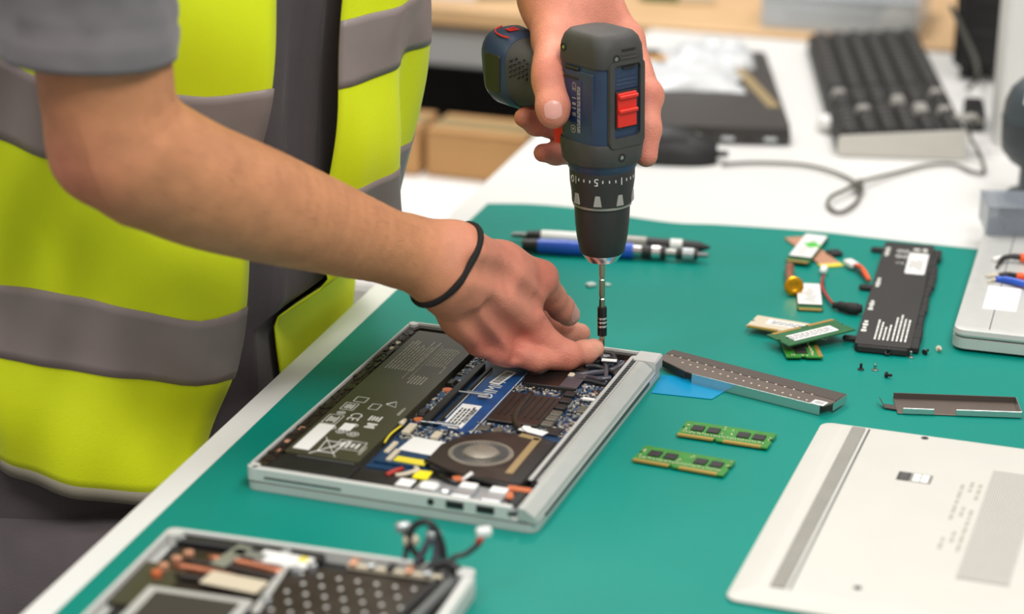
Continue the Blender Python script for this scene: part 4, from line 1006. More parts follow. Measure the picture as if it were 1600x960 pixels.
pen(816, 383, 1106, 399, 0.0074, ((0.0, 0.085, 0.0058, 0.0064, 'end_cap', 'black_plastic'), (0.085, 0.26, 0.0066, 0.0074, 'blue_grip', 'blue_plastic'), (0.26, 0.42, 0.0068, 0.0072, 'blue_grip', 'blue_plastic'), (0.42, 0.60, 0.0074, 0.0074, 'blue_grip', 'blue_plastic'), (0.60, 0.645, 0.0058, 0.0058, 'steel_collar', 'steel'), (0.645, 0.70, 0.0062, 0.0062, 'black_ring', 'chip_black'), (0.70, 0.745, 0.0064, 0.0064, 'steel_ring', 'chrome'), (0.745, 0.775, 0.0062, 0.0062, 'black_ring', 'chip_black'),
    (0.775, 0.83, 0.0040, 0.0040, 'shaft', 'steel'), (0.83, 0.865, 0.0056, 0.0056, 'bit_holder', 'chip_black'), (0.865, 0.925, 0.0058, 0.0058, 'ribbed_ring', 'component_silver'), (0.925, 0.945, 0.0054, 0.0054, 'black_ring', 'chip_black'), (0.945, 1.0, 0.0028, 0.002, 'driver_bit', 'silver_dark')),
    'precision_screwdriver', 'blue handled precision screwdriver with black and silver rings behind the drill', 'screwdriver')
for (px, py, s_, lb_) in ((923, 448, 0.008, 'tiny white plastic chip on the mat left of the drill bit'), (949, 447, 0.005, 'tiny white plastic crumb just right of the drill bit')):
    t = mini('plastic_chip', lb_, 'debris', px, py, 0.5)
    MB().box((0, 0, s_ * 0.22), (s_, s_ * 0.8, s_ * 0.42), s_ * 0.12).box((s_ * 0.4, 0, s_ * 0.2), (s_ * 0.5, s_ * 0.4, s_ * 0.3), s_ * 0.08, rz=0.6).build('chip_piece', 'dust', t)

# ------------------------------------------------------------------ things on the far white bench
# black closed laptop
q0 = onz(1232, 207, 0.0); rlen = 0.365
bl_ = thing('black_laptop', 'black closed laptop lying on the white bench behind the drill', 'laptop', (0.297, 2.487, -0.002), R(-1.0))
LW_ = 0.245
b_ = MB(); b_.prism(rrect(LW_ / 2, rlen / 2, 0.008, 5, -LW_ / 2, rlen / 2), 0.0010, 0.012); b_.build('base', 'laptop_black', bl_)
b_ = MB(); b_.prism(rrect(LW_ / 2 - .001, rlen / 2 - .001, 0.008, 5, -LW_ / 2, rlen / 2), 0.0126, 0.0195); b_.build('lid', 'laptop_black', bl_)
MB().box((-LW_ / 2, rlen / 2, 0.0123), (LW_ - 0.006, rlen - 0.006, 0.0012)).build('seam', 'chip_black', bl_)
for i, x in enumerate((-0.022, -0.045, -0.068, -0.09, -0.13, -0.16)):
    MB().box((x, 0.0004, 0.0068), (0.014, 0.0016, 0.0048), 0.0005).build('port', ('component_silver', 'chip_black')[i % 2], bl_)
MB().box((-0.030, 0.21, 0.01965), (0.014, 0.24, 0.0004), rz=R(9)).build('tan_strip', 'gold_tape', bl_)
mat('bag_grey', (206, 208, 210), 0.35, var=0.06, vscale=30)
# crumpled bags on it
def crumple(name, label, c, rx, ry, h, m, seed, cat='bag'):
    t = thing(name, label, cat, c)
    nx, ny = 26, 18; vv = []; ff = []
    for j in range(ny + 1):
        for i in range(nx + 1):
            a, b = i / nx * 2 - 1, j / ny * 2 - 1
            rr = min(1.0, math.hypot(a, b)); edge = max(0.0, 1 - max(abs(a), abs(b)) ** 4)
            n1 = mnoise.noise((a * 2.2 + seed, b * 2.2, seed)); n2 = abs(mnoise.noise((a * 5 + seed, b * 5, 3.1)))
            vv.append((a * rx * (1 + 0.12 * n1), b * ry * (1 + 0.15 * mnoise.noise((b * 3, a * 3, seed))), max(0.0004, edge * h * (0.45 + 0.5 * n1 + 0.5 * n2))))
    for j in range(ny):
        for i in range(nx):
            k = j * (nx + 1) + i; ff.append((k, k + 1, k + nx + 2, k + nx + 1))
    n0 = len(vv); vv += [(x, y, max(0.0, z - 0.0006) * 0.0) for (x, y, z) in vv]
    ff += [tuple(n0 + i for i in reversed(f)) for f in ff[:nx * ny]]
    per = [i for i in range(nx + 1)] + [j * (nx + 1) + nx for j in range(1, ny + 1)] + [ny * (nx + 1) + i for i in range(nx - 1, -1, -1)] + [j * (nx + 1) for j in range(ny - 1, 0, -1)]
    for k in range(len(per)):
        a, b = per[k], per[(k + 1) % len(per)]; ff.append((b, a, n0 + a, n0 + b))
    fix(MB().add(vv, ff).build('crumpled_sheet', m, t, True, angle=50)); return t
p = onz(1062, 120, 0.02); crumple('plastic_bag', 'crumpled white plastic bag lying on the black laptop', (p.x - 0.02, p.y, 0.0178), 0.088, 0.062, 0.022, 'bag_grey', 1.7)
p = onz(1120, 96, 0.02); crumple('paper_sheet', 'pale crumpled wrapping paper at the far side of the black laptop', (p.x - 0.01, p.y + 0.02, 0.0178), 0.055, 0.048, 0.030, 'bag_grey', 5.2, 'paper')
p = onz(1015, 84, 0.03)
t = thing('pencil', 'orange pencil lying beyond the drill on the black laptop', 'pencil', (p.x - 0.045, p.y, 0.0175), R(12))
M = Matrix.Translation((0, 0, 0.004)) @ Matrix.Rotation(R(90), 4, 'Y')
MB().lathe([(0.0038, 0.0), (0.0038, 0.075)], 6, M).build('barrel', 'pencil_orange', t); MB().lathe([(0.0038, 0.075), (0.0008, 0.092)], 6, M).build('tip', 'chip_black', t)
# mouse
p = onz(1122, 256, 0.0)
ms = thing('computer_mouse', 'black computer mouse with its cable in front of the black laptop', 'mouse', (p.x, p.y + 0.018, -0.002), R(176))
mb2 = MB(); rings = []
for k in range(13):
    f_ = k / 12; x = f_ * 0.112; w_ = 0.031 * (1 - (2 * f_ - 1.0) ** 4 * 0.45); h_ = 0.012 + 0.024 * math.sin(math.pi * min(1, f_ * 0.85 + 0.08))
    rings.append([(x, w_ * math.cos(a) * (1.0 if math.sin(a) < 0 else 0.92), max(0.0012, 0.0012 + h_ * max(0, math.sin(a)))) for a in [2 * math.pi * i / 20 for i in range(20)]])
mb2.loft(rings); fix(mb2.build('mouse_body', 'black_plastic', ms, True, angle=50))
MB().lathe([(0.007, -0.003), (0.008, -0.002), (0.008, 0.002), (0.007, 0.003)], 16, TR(0.022, 0, 0.022, rx=R(90))).build('scroll_wheel', 'cable_grey', ms, True, angle=40)
MB().tube([(0.030, 0.020, 0.030), (0.06, 0.026, 0.030), (0.09, 0.022, 0.026)], 0.0012, 6, sub=3).build('button_seam', 'chip_black', ms)
MB().lathe([(0.004, 0), (0.003, 0.016)], 10, TR(0.004, 0, 0.008, ry=R(-90))).build('cable_boot', 'cable_black', ms, True)

# keyboard
k0 = onz(1308, 242, 0.0); k1 = onz(1500, 242, 0.0); k3 = onz(1266, 68, 0.024); k2 = onz(1432, 62, 0.024)
kx = (k1 - k0); KW = 0.134; KLn = 0.49
kyaw_ = -0.045
kbd = thing('keyboard', 'black computer keyboard with painted key glints and a pale end, seen from its side', 'keyboard', (k0.x, k0.y, -0.002), kyaw_)
kb_ = MB(); kb_.loft([[(x, y, z) for (x, z) in ((0.0, 0.001), (KW, 0.001), (KW, 0.030), (KW - .004, 0.032), (0.004, 0.022), (0.0, 0.019))] for y in (0.004, KLn)])
fix(kb_.build('case', 'keyboard_black', kbd))
ke = MB(); ke.loft([[(x, y, z) for (x, z) in ((0.0, 0.001), (KW + .001, 0.001), (KW + .001, 0.0305), (KW - .004, 0.0325), (0.004, 0.0225), (0.0, 0.0195))] for y in (0.0, 0.004)])
fix(ke.build('end_panel', 'keyboard_silver', kbd))
def cap_mesh(w_, d): 
    return MB().loft([[(x, y, z) for (x, y) in rrect(w_ / 2 - i_, d / 2 - i_, 0.0015, 2)] for (i_, z) in ((0, 0), (0.0006, 0.003), (0.0024, 0.0078), (0.0030, 0.0082))])
slope = math.atan2(0.010, KW)
first = {}
ncol = 24
rows = 6
for r_ in range(rows):
    for c_ in range(ncol):
        if (c_ in (5, 9) and r_ in (1, 2, 3)) or (c_ in (9,)) or (c_ == 5): continue
        x = 0.014 + r_ * 0.0206 + (0.004 if r_ == 5 else 0); y = 0.018 + c_ * 0.0194 + (r_ % 3) * 0.0015
        if y > KLn - 0.012: continue
        glint = (r_, c_) in ((4, 3), (4, 4), (5, 3), (5, 7), (3, 6), (0, 8), (1, 4))  # these keys are coloured pale to stand for glints of light
        key_m = 'glint_and_pale_grey' if glint else 'key_black'
        z = 0.0215 + (x - 0.004) * math.tan(slope)
        if key_m not in first:
            o = fix(cap_mesh(0.0172, 0.0172).build('key', key_m, kbd, True, angle=30)); first[key_m] = o; o.location = (x, y, z)
        else: o = share(first[key_m], 'key', kbd, (x, y, z))
        o.rotation_euler = (0, -slope, 0)
MB().box((-0.006, 0.105, 0.010), (0.014, 0.030, 0.012), 0.002).build('side_clip', 'label_white', kbd)

# tangled grey cable
cabpts = [(1128, 257), (1180, 254), (1250, 257), (1300, 268), (1335, 284), (1346, 296), (1336, 318), (1312, 332), (1294, 322), (1298, 308), (1322, 296), (1340, 286), (1352, 282), (1400, 270), (1450, 258), (1490, 257), (1518, 268), (1534, 270), (1538, 262), (1530, 238), (1518, 218), (1512, 198)]
pp = []
for i, (x, y) in enumerate(cabpts):
    z = 0.0018 if not (9 <= i <= 12) else 0.0055
    if i >= 20: z = 0.028 if i == 21 else 0.012
    pp.append(onz(x, y, z))
cb_ = MB().tube(pp, 0.0019, 8, sub=6).build('tangled_cable', 'cable_grey', None, True); tag(cb_, 'grey tangled cable with a small knotted loop on the white bench', 'cable')
kn = MB().tube([onz(1334, 284, 0.003), onz(1338, 294, 0.006), onz(1346, 292, 0.0065), onz(1344, 282, 0.004), onz(1336, 290, 0.003)], 0.0021, 8, sub=5).build('knot', 'cable_grey', cb_, True)
cpl = thing('cable_plug', 'grey cable plug lying on the keyboard near corner', 'plug', onz(1508, 190, 0.0312), R(20))
MB().box((0, 0, 0.004), (0.026, 0.014, 0.007), 0.0015).build('plug_body', 'glint_and_pale_grey', cpl); MB().box((0.008, -0.012, 0.0035), (0.009, 0.016, 0.005), 0.001).build('plug_end', 'cable_grey', cpl)
hub = thing('small_hub', 'small black box right of the keyboard near corner', 'adapter', onz(1522, 205, -0.002), R(-8))
MB().box((0.0, 0.03, 0.012), (0.022, 0.07, 0.022), 0.003).build('hub_body', 'black_plastic', hub); MB().box((0.0, -0.0055, 0.012), (0.012, 0.0015, 0.007), 0.0004).build('hub_port', 'silver_dark', hub)
# second cable from the dark tower
pp = [onz(1486, 10, 0.12), onz(1505, 50, 0.085), onz(1525, 95, 0.04), onz(1526, 125, 0.0), onz(1512, 140, 0.0)]
cb2 = MB().tube(pp, 0.0028, 8, sub=6).build('power_cable', 'cable_grey', None, True); tag(cb2, 'grey power cable curving down behind the keyboard', 'cable')

# white post, dark tower, dark grey device
p = onz(1578, 236, -0.002)
ps = thing('white_post', 'white upright post standing on the bench at the right', 'post', (p.x + 0.006, p.y + 0.02, -0.002))
MB().prism(rrect(0.0225, 0.0225, 0.008, 5), 0.003, 0.62).build('column', 'desk_white', ps); MB().prism(rrect(0.032, 0.032, 0.01, 5), 0.0, 0.003).build('foot_plate', 'desk_white', ps)
p = onz(1516, 128, -0.002)
tw = thing('computer_tower', 'black computer case standing behind the keyboard at top right', 'computer', (p.x - 0.022, p.y + 0.012, -0.002), E_YAW)
MB().box((0.095, 0.07, 0.215), (0.19, 0.14, 0.40), 0.006).build('case', 'black_matte', tw)
MB().box((0.095, -0.004, 0.215), (0.18, 0.010, 0.39), 0.003).build('front_panel', 'black_plastic', tw)
for z in (0.06, 0.10, 0.14): MB().box((0.095, -0.0095, z), (0.15, 0.002, 0.006), 0.0005).build('front_slot', 'chip_black', tw)
for (x, y) in ((0.02, 0.02), (0.17, 0.02), (0.02, 0.12), (0.17, 0.12)): MB().lathe([(0.012, 0), (0.012, 0.016)], 12, TR(x, y, 0)).build('foot', 'chip_black', tw)
p = onz(1628, 318, -0.002)
dv = thing('desk_device', 'dark grey rounded device on a neck stand at the right picture edge', 'device', (p.x, p.y + 0.01, -0.002))
MB().lathe([(0.034, 0.0), (0.036, 0.003), (0.034, 0.007), (0.023, 0.012), (0.0225, 0.039)], 28).build('stand', 'device_grey', dv, True, angle=40)
MB().lathe([(0.026, 0.036), (0.034, 0.041), (0.0425, 0.052), (0.0440, 0.064), (0.0445, 0.083)], 36).build('lower_shell', 'device_dark', dv, True, angle=40)
MB().lathe([(0.0452, 0.0834), (0.0452, 0.0855)], 36).build('shell_seam', 'device_grey', dv)
MB().lathe([(0.0445, 0.0857), (0.0430, 0.101), (0.038, 0.114), (0.028, 0.124), (0.012, 0.129), (0.001, 0.130)], 36).build('upper_shell', 'device_grey', dv, True, angle=40)
a0 = math.atan2(-1, -0.62)
MB().box((0, 0, 0), (0.0012, 0.022, 0.015), 0.0003, M=TR(0.0395 * math.cos(a0), 0.0395 * math.sin(a0), 0.1135, rz=a0) @ Matrix.Rotation(R(-24), 4, 'Y')).build('white_label', 'label_white', dv)

# silver laptop at the right with tools on it
r0 = onz(1487, 527, 0.012); ryaw = -0.266
rl_ = thing('silver_laptop', 'silver closed laptop with white square sticker at the right picture edge', 'laptop', (r0.x, r0.y, 0), ryaw)
RW, RL = 0.235, 0.335
MB().prism(rrect(RW / 2, RL / 2, 0.012, 6, RW / 2, RL / 2), 0.003, 0.0118).build('base', 'silver', rl_)
MB().prism(rrect(RW / 2 - .002, RL / 2 - .002, 0.011, 6, RW / 2, RL / 2), 0.0118, 0.0132).build('seam', 'chip_black', rl_)
lt_ = MB(); lt_.loft([[(x, y, z) for (x, y) in rrect(RW / 2 - i_, RL / 2 - i_, 0.011, 6, RW / 2, RL / 2)] for (i_, z) in ((0.0006, 0.0132), (0, 0.0150), (0.0008, 0.0188), (0.003, 0.0198))])
lt_.build('lid', 'silver', rl_, True, angle=30)
MB().box((0.0295, RL / 2, 0.0199), (0.0008, RL - 0.012, 0.0004)).build('lid_seam', 'silver_dark', rl_)
for (x, y) in ((0.03, 0.03), (0.2, 0.03), (0.03, 0.3), (0.2, 0.3)): MB().lathe([(0.008, 0), (0.008, 0.003)], 12, TR(x, y, 0)).build('foot', 'black_plastic', rl_)
RI = (Matrix.Translation((r0.x, r0.y, 0)) @ Matrix.Rotation(ryaw, 4, 'Z')).inverted()
q = RI @ onz(1566, 467, 0.02)
MB().box((q.x, q.y, 0.0200), (0.028, 0.062, 0.0004)).build('white_sticker', 'label_white', rl_)
zt = 0.0200
# clear plastic box
c0 = RI @ onz(1541, 368, zt); cw = RI.inverted() @ Vector((c0.x, c0.y, zt))
cbx = thing('clear_box', 'small clear plastic box with dark parts inside on the silver laptop', 'box', cw, ryaw + 0.22)
bw, bd, bh = 0.085, 0.055, 0.026
o2 = MB()
for (c, d) in (((bw / 2, 0.0006, bh / 2), (bw, 0.0012, bh)), ((bw / 2, bd - .0006, bh / 2), (bw, 0.0012, bh)), ((0.0006, bd / 2, bh / 2), (0.0012, bd - .0024, bh)), ((bw - .0006, bd / 2, bh / 2), (0.0012, bd - .0024, bh)), ((bw / 2, bd / 2, 0.0006), (bw - .0024, bd - .0024, 0.0012))): o2.box(c, d)
o2.build('tray', 'clear_box_grey', cbx)
MB().box((bw / 2, bd / 2, bh + 0.0012), (bw + 0.002, bd + 0.002, 0.0018), 0.0006).build('lid', 'clear_box_grey', cbx)
MB().box((bw / 2 + .006, bd / 2 - .004, 0.0085), (bw - 0.020, bd - 0.018, 0.013), 0.002).build('dark_contents', 'chip_black', cbx)
for i in range(3): MB().box((0.02 + i * 0.018, 0.018, 0.0175), (0.012, 0.014, 0.004), 0.001, rz=i * 0.4).build('small_part', 'device_dark', cbx)
def tool(name, label, cat, a, b, parts):
    t = thing(name, label, cat, a); 
    for (nm, pts_, r, m) in parts:
        MB().tube([Vector(p_) - Vector(a) for p_ in pts_], r, 8, sub=5).build(nm, m, t, True)
    return t
def rp(px, py, dz=0.002): return onz(px, py, zt + dz)
tool('hook_pick', 'black curved pick with orange grip beside the clear box', 'tool', rp(1557, 406, 0), None,
     (('white_tip', [rp(1552, 406), rp(1566, 405)], [0.0028, 0.0032], 'label_white'), ('curved_shaft', [rp(1557, 418, .002), rp(1566, 405, .003), rp(1578, 401, .005), rp(1594, 402, .005)], [0.0012, 0.0024, 0.0028], 'chip_black'), ('orange_grip', [rp(1594, 403, .005), rp(1612, 404, .005), rp(1640, 408, .005)], 0.0042, 'orange_bright')))
tool('tweezers', 'black tweezers with orange grip just above the blue stick', 'tool', rp(1548, 432, 0), None,
     (('pale_tip', [rp(1540, 431), rp(1560, 431)], [0.0012, 0.0022], 'component_pale'), ('shaft', [rp(1560, 431, .002), rp(1576, 429, .003), rp(1592, 432, .004)], 0.0026, 'chip_black'), ('orange_grip', [rp(1590, 433, .004), rp(1612, 435, .005), rp(1640, 438, .005)], 0.0042, 'orange_bright')))
tool('blue_stick', 'blue plastic prying stick beside the white square sticker', 'tool', rp(1556, 437, 0), None,
     (('handle', [rp(1556, 436), rp(1575, 438, .003), rp(1600, 444, .004), rp(1640, 455, .004)], [0.0028, 0.0034, 0.0032], 'blue_plastic'), ('tip', [rp(1543, 440, .002), rp(1557, 436, .002)], [0.0008, 0.0016], 'component_pale')))

# things on the wooden desk: a clear tray, stacked white things and small clutter
def wpt(px, py): return onz(px, py, 0.0045)
p = wpt(1190, 46)
ct = thing('plastic_tray', 'large clear plastic tray standing on the wooden desk', 'tray', (p.x, p.y + 0.016, 0.0042), R(-15.5))
tw_, td_, th_ = 0.20, 0.16, 0.05
o2 = MB()
for (c, d) in (((tw_ / 2, 0.0015, th_ / 2), (tw_, 0.003, th_)), ((tw_ / 2, td_ - .0015, th_ / 2), (tw_, 0.003, th_)), ((0.0015, td_ / 2, th_ / 2), (0.003, td_ - .006, th_)), ((tw_ - .0015, td_ / 2, th_ / 2), (0.003, td_ - .006, th_)), ((tw_ / 2, td_ / 2, 0.0015), (tw_ - .006, td_ - .006, 0.003))): o2.box(c, d)
o2.build('tray_body', 'clear_plastic', ct)
MB().box((tw_ / 2, -0.004, th_ - 0.004), (tw_ + 0.01, 0.010, 0.004), 0.001).build('tray_rim', 'clear_plastic', ct)
MB().box((0.085, 0.07, 0.016), (0.12, 0.09, 0.024), 0.004).build('grey_contents', 'silver_dark', ct); MB().box((0.17, 0.06, 0.013), (0.04, 0.08, 0.018), 0.004).build('pale_contents', 'component_pale', ct)
for i, (px, py, d, m, lb_) in enumerate(((700, 6, (0.09, 0.07, 0.012), 'paper_white', 'white paper pad on the wooden desk beside the vest'), (1045, 8, (0.07, 0.05, 0.020), 'pcb_green_dark', 'green circuit board block on the wooden desk'), (1090, 12, (0.05, 0.04, 0.014), 'component_pale', 'cream plastic block on the wooden desk next to the tray'), (770, 4, (0.06, 0.05, 0.010), 'tape_grey', 'grey flat part on the wooden desk left of the hand'))):
    p = wpt(px, py)
    t = thing(('paper_pad', 'circuit_block', 'plastic_block', 'grey_part')[i], lb_, ('pad', 'circuit board', 'block', 'part')[i], (p.x, p.y + d[1] / 2 + .02, 0.0042), R(-16 + i * 9))
    MB().box((0, 0, d[2] / 2), d, 0.002).build('body', m, t); MB().box((0.004, -0.002, d[2] + 0.001), (d[0] * 0.6, d[1] * 0.5, 0.002), 0.0006).build('top_piece', ('label_white', 'chip_black', 'label_white', 'silver_dark')[i], t)

# ------------------------------------------------------------------ the person
P_BASE = bench_pt(-0.19, 0.44); P_BASE = Vector((P_BASE.x, P_BASE.y, FLOOR))

class SDF:
    def __init__(s, lo, hi, h):
        s.h = h; s.lo = np.array(lo, np.float32); n = np.ceil((np.array(hi) - np.array(lo)) / h).astype(int) + 1
        s.ax = [s.lo[i] + h * np.arange(n[i], dtype=np.float32) for i in range(3)]
        s.d = np.full(tuple(n), 1.0, np.float32)
    def _win(s, lo, hi):
        sl = []
        for i in range(3):
            a = max(0, int(math.floor((lo[i] - s.lo[i]) / s.h))); b = min(len(s.ax[i]), int(math.ceil((hi[i] - s.lo[i]) / s.h)) + 1)
            if b <= a: return None
            sl.append(slice(a, b))
        return tuple(sl)
    def cone(s, a, b, ra, rb, k=0.006, sub=False, pad=0.0):
        a = np.array(a, np.float32); b = np.array(b, np.float32); m = max(ra, rb) + k + pad + 3 * s.h
        w_ = s._win(np.minimum(a, b) - m, np.maximum(a, b) + m)
        if w_ is None: return
        X, Y, Z = s.ax[0][w_[0]][:, None, None], s.ax[1][w_[1]][None, :, None], s.ax[2][w_[2]][None, None, :]
        ab = b - a; L2 = float(ab @ ab) + 1e-12
        t = ((X - a[0]) * ab[0] + (Y - a[1]) * ab[1] + (Z - a[2]) * ab[2]) / L2; np.clip(t, 0, 1, out=t)
        q = np.sqrt((X - a[0] - t * ab[0]) ** 2 + (Y - a[1] - t * ab[1]) ** 2 + (Z - a[2] - t * ab[2]) ** 2) - (ra + (rb - ra) * t)
        d = s.d[w_]
        if sub:
            hh = np.maximum(k - np.abs(d + q), 0) / k
            s.d[w_] = np.maximum(d, -q) + hh * hh * k * 0.25
        else:
            hh = np.maximum(k - np.abs(d - q), 0) / k
            s.d[w_] = np.minimum(d, q) - hh * hh * k * 0.25
    def limb(s, pts, rr, k=0.01, sub=6):
        P = [np.array(p, float) for p in pts]; n = len(P); Q = []; W = []
        for i in range(n - 1):
            p0, p1, p2, p3 = P[max(i - 1, 0)], P[i], P[i + 1], P[min(i + 2, n - 1)]; r0, r1, r2, r3 = rr[max(i - 1, 0)], rr[i], rr[i + 1], rr[min(i + 2, n - 1)]
            for j in range(sub):
                t = j / sub
                f = lambda a, b, c, d: 0.5 * (2 * b + (c - a) * t + (2 * a - 5 * b + 4 * c - d) * t * t + (3 * b - a - 3 * c + d) * t ** 3)
                Q.append(f(p0, p1, p2, p3)); W.append(f(r0, r1, r2, r3))
        Q.append(P[-1]); W.append(rr[-1])
        keep = s.d; s.d = np.full_like(keep, 1.0)
        for i in range(len(Q) - 1): s.cone(Q[i], Q[i + 1], W[i], W[i + 1], 1e-6, pad=k)
        q = s.d; s.d = keep
        hh = np.maximum(k - np.abs(keep - q), 0) / k
        s.d = np.minimum(keep, q) - hh * hh * k * 0.25
    def chain(s, pts, rr, k=0.006):
        for i in range(len(pts) - 1): s.cone(pts[i], pts[i + 1], rr[i], rr[i + 1], k)
    def mesh(s):
        d = s.d; ins = d < 0; nx, ny, nz = d.shape
        c = [ins[i:nx - 1 + i, j:ny - 1 + j, k:nz - 1 + k] for i in (0, 1) for j in (0, 1) for k in (0, 1)]
        sm_ = sum(x.astype(np.int8) for x in c); act = (sm_ > 0) & (sm_ < 8)
        I = np.argwhere(act); idx = np.full(act.shape, -1, np.int64); idx[act] = np.arange(len(I))
        cor = np.array([[i, j, k] for i in (0, 1) for j in (0, 1) for k in (0, 1)])
        val = np.stack([d[I[:, 0] + q[0], I[:, 1] + q[1], I[:, 2] + q[2]] for q in cor], 1)
        acc = np.zeros((len(I), 3)); cnt = np.zeros(len(I))
        for a in range(8):
            for b in range(a + 1, 8):
                if np.abs(cor[a] - cor[b]).sum() != 1: continue
                va, vb = val[:, a], val[:, b]; m = (va < 0) != (vb < 0)
                t = np.where(m, va / np.where(m, va - vb, 1), 0)
                p = cor[a][None] + (cor[b] - cor[a])[None] * t[:, None]
                acc[m] += p[m]; cnt[m] += 1
        V = (I + acc / cnt[:, None]) * s.h + s.lo
        F = []
        for ax in range(3):
            o1, o2 = (ax + 1) % 3, (ax + 2) % 3
            n = list(d.shape); sl0 = [slice(None)] * 3; sl1 = [slice(None)] * 3
            sl0[ax] = slice(0, n[ax] - 1); sl1[ax] = slice(1, n[ax])
            A, B = ins[tuple(sl0)], ins[tuple(sl1)]
            E = np.argwhere(A != B); E = E[(E[:, o1] > 0) & (E[:, o2] > 0) & (E[:, o1] < n[o1] - 1) & (E[:, o2] < n[o2] - 1)]
            fl = A[E[:, 0], E[:, 1], E[:, 2]]
            def cell(du, dv):
                Q = E.copy(); Q[:, o1] -= du; Q[:, o2] -= dv; return idx[Q[:, 0], Q[:, 1], Q[:, 2]]
            q = np.stack([cell(1, 1), cell(0, 1), cell(0, 0), cell(1, 0)], 1)
            q[~fl] = q[~fl][:, ::-1]
            F.append(q)
        return V, np.concatenate(F)

def PV(px, py, y): return np.array(ony(px, py, y))

# ---- right arm and hand (near, steadying the cable)
ra = SDF((-0.42, 1.42, 0.0), (0.115, 1.92, 0.56), 0.0017)
sho = PV(130, -330, 1.545); e_up = PV(163, 110, 1.545)
elb = PV(190, 222, 1.55)
ra.limb([sho, e_up, PV(186, 205, 1.548), PV(215, 240, 1.552), PV(300, 284, 1.575), PV(400, 318, 1.607), PV(500, 351, 1.64), PV(600, 384, 1.672), PV(662, 402, 1.692), PV(700, 412, 1.698)],
        [0.053, 0.0455, 0.0455, 0.0455, 0.0440, 0.0408, 0.0350, 0.0283, 0.0255, 0.0240], 0.01)
ra.cone(PV(136, 246, 1.55), PV(165, 240, 1.55), 0.0180, 0.034, 0.03)         # point of the elbow
# wrist: two bones side by side
w1, w2 = PV(702, 394, 1.702), PV(684, 424, 1.692)
ra.cone(PV(640, 382, 1.688), w1, 0.0195, 0.0195, 0.012); ra.cone(PV(630, 402, 1.680), w2, 0.0195, 0.0195, 0.012)
mcp = {'i': PV(845, 434, 1.768), 'm': PV(830, 517, 1.752), 'r': PV(792, 546, 1.737), 'p': PV(750, 533, 1.724)}
# back of the hand
ra.cone(PV(715, 396, 1.706), PV(785, 416, 1.745), 0.0190, 0.0165, 0.02); ra.cone(PV(785, 416, 1.745), mcp['i'], 0.0165, 0.0115, 0.014)
ra.cone(PV(706, 418, 1.702), PV(775, 450, 1.734), 0.0215, 0.0190, 0.02); ra.cone(PV(775, 450, 1.734), PV(818, 478, 1.750), 0.0190, 0.0150, 0.018)
ra.cone(PV(775, 450, 1.734), mcp['m'], 0.0185, 0.0130, 0.016)
ra.cone(PV(700, 430, 1.696), PV(748, 483, 1.722), 0.0190, 0.0170, 0.02); ra.cone(PV(748, 483, 1.722), mcp['r'], 0.0175, 0.0120, 0.014)
ra.cone(PV(692, 436, 1.692), PV(723, 493, 1.712), 0.0165, 0.0142, 0.02); ra.cone(PV(723, 493, 1.712), mcp['p'], 0.0142, 0.0105, 0.014)
ra.cone(PV(760, 440, 1.755), PV(815, 470, 1.79), 0.022, 0.017, 0.02)            # palm and thumb ball, far side
def cam_push(q):        # the surface point of the arm so far seen along this line
    d_ = ray(q[0], q[1]); y_ = q[2] - 0.05
    best = None
    for i in range(120):
        y_ += 0.0012; p_ = np.array(ony(q[0], q[1], y_)); ix = np.round((p_ - ra.lo) / ra.h).astype(int)
        if (ix < 0).any() or (ix >= np.array(ra.d.shape)).any(): continue
        if ra.d[ix[0], ix[1], ix[2]] < 0.0: return p_
    return PV(*q)
# knuckles and tendons
for key, r_ in (('i', 0.0125), ('m', 0.0132), ('r', 0.0120), ('p', 0.0100)): ra.cone(mcp[key], mcp[key] + 1e-4, r_, r_, 0.008)
def toward(p, dpx, dpy, dy):
    return p
for (pa, pb, r0, r1) in ((PV(742, 398, 1.697), PV(835, 420, 1.7625), 0.0056, 0.0050), (PV(740, 428, 1.691), PV(822, 506, 1.741), 0.0055, 0.0050), (PV(725, 446, 1.686), PV(786, 538, 1.727), 0.0045, 0.0045)):
    ra.cone(pa, pb, r0, r1, 0.009)
# fingers
ra.chain([mcp['i'], PV(862, 464, 1.795), PV(877, 481, 1.808), PV(888, 492, 1.814)], [0.0122, 0.0110, 0.0104, 0.0095], 0.004)
ra.chain([mcp['m'], PV(885, 556, 1.752), PV(912, 552, 1.768), PV(928, 545, 1.778)], [0.0130, 0.0102, 0.0095, 0.0082], 0.005)
ra.cone(PV(885, 556, 1.752), PV(885, 556, 1.752) + 1e-4, 0.0108, 0.0108, 0.005)
ra.chain([mcp['r'], PV(838, 562, 1.738), PV(866, 560, 1.748), PV(880, 558, 1.758)], [0.0118, 0.0092, 0.0084, 0.0075], 0.004)
ra.chain([mcp['p'], PV(778, 552, 1.728), PV(808, 556, 1.748), PV(822, 552, 1.765)], [0.0102, 0.0084, 0.0076, 0.0068], 0.004)
ra.chain([PV(790, 465, 1.795), PV(845, 505, 1.832), PV(884, 520, 1.832), PV(906, 522, 1.830)], [0.0165, 0.0115, 0.0105, 0.0088], 0.004)
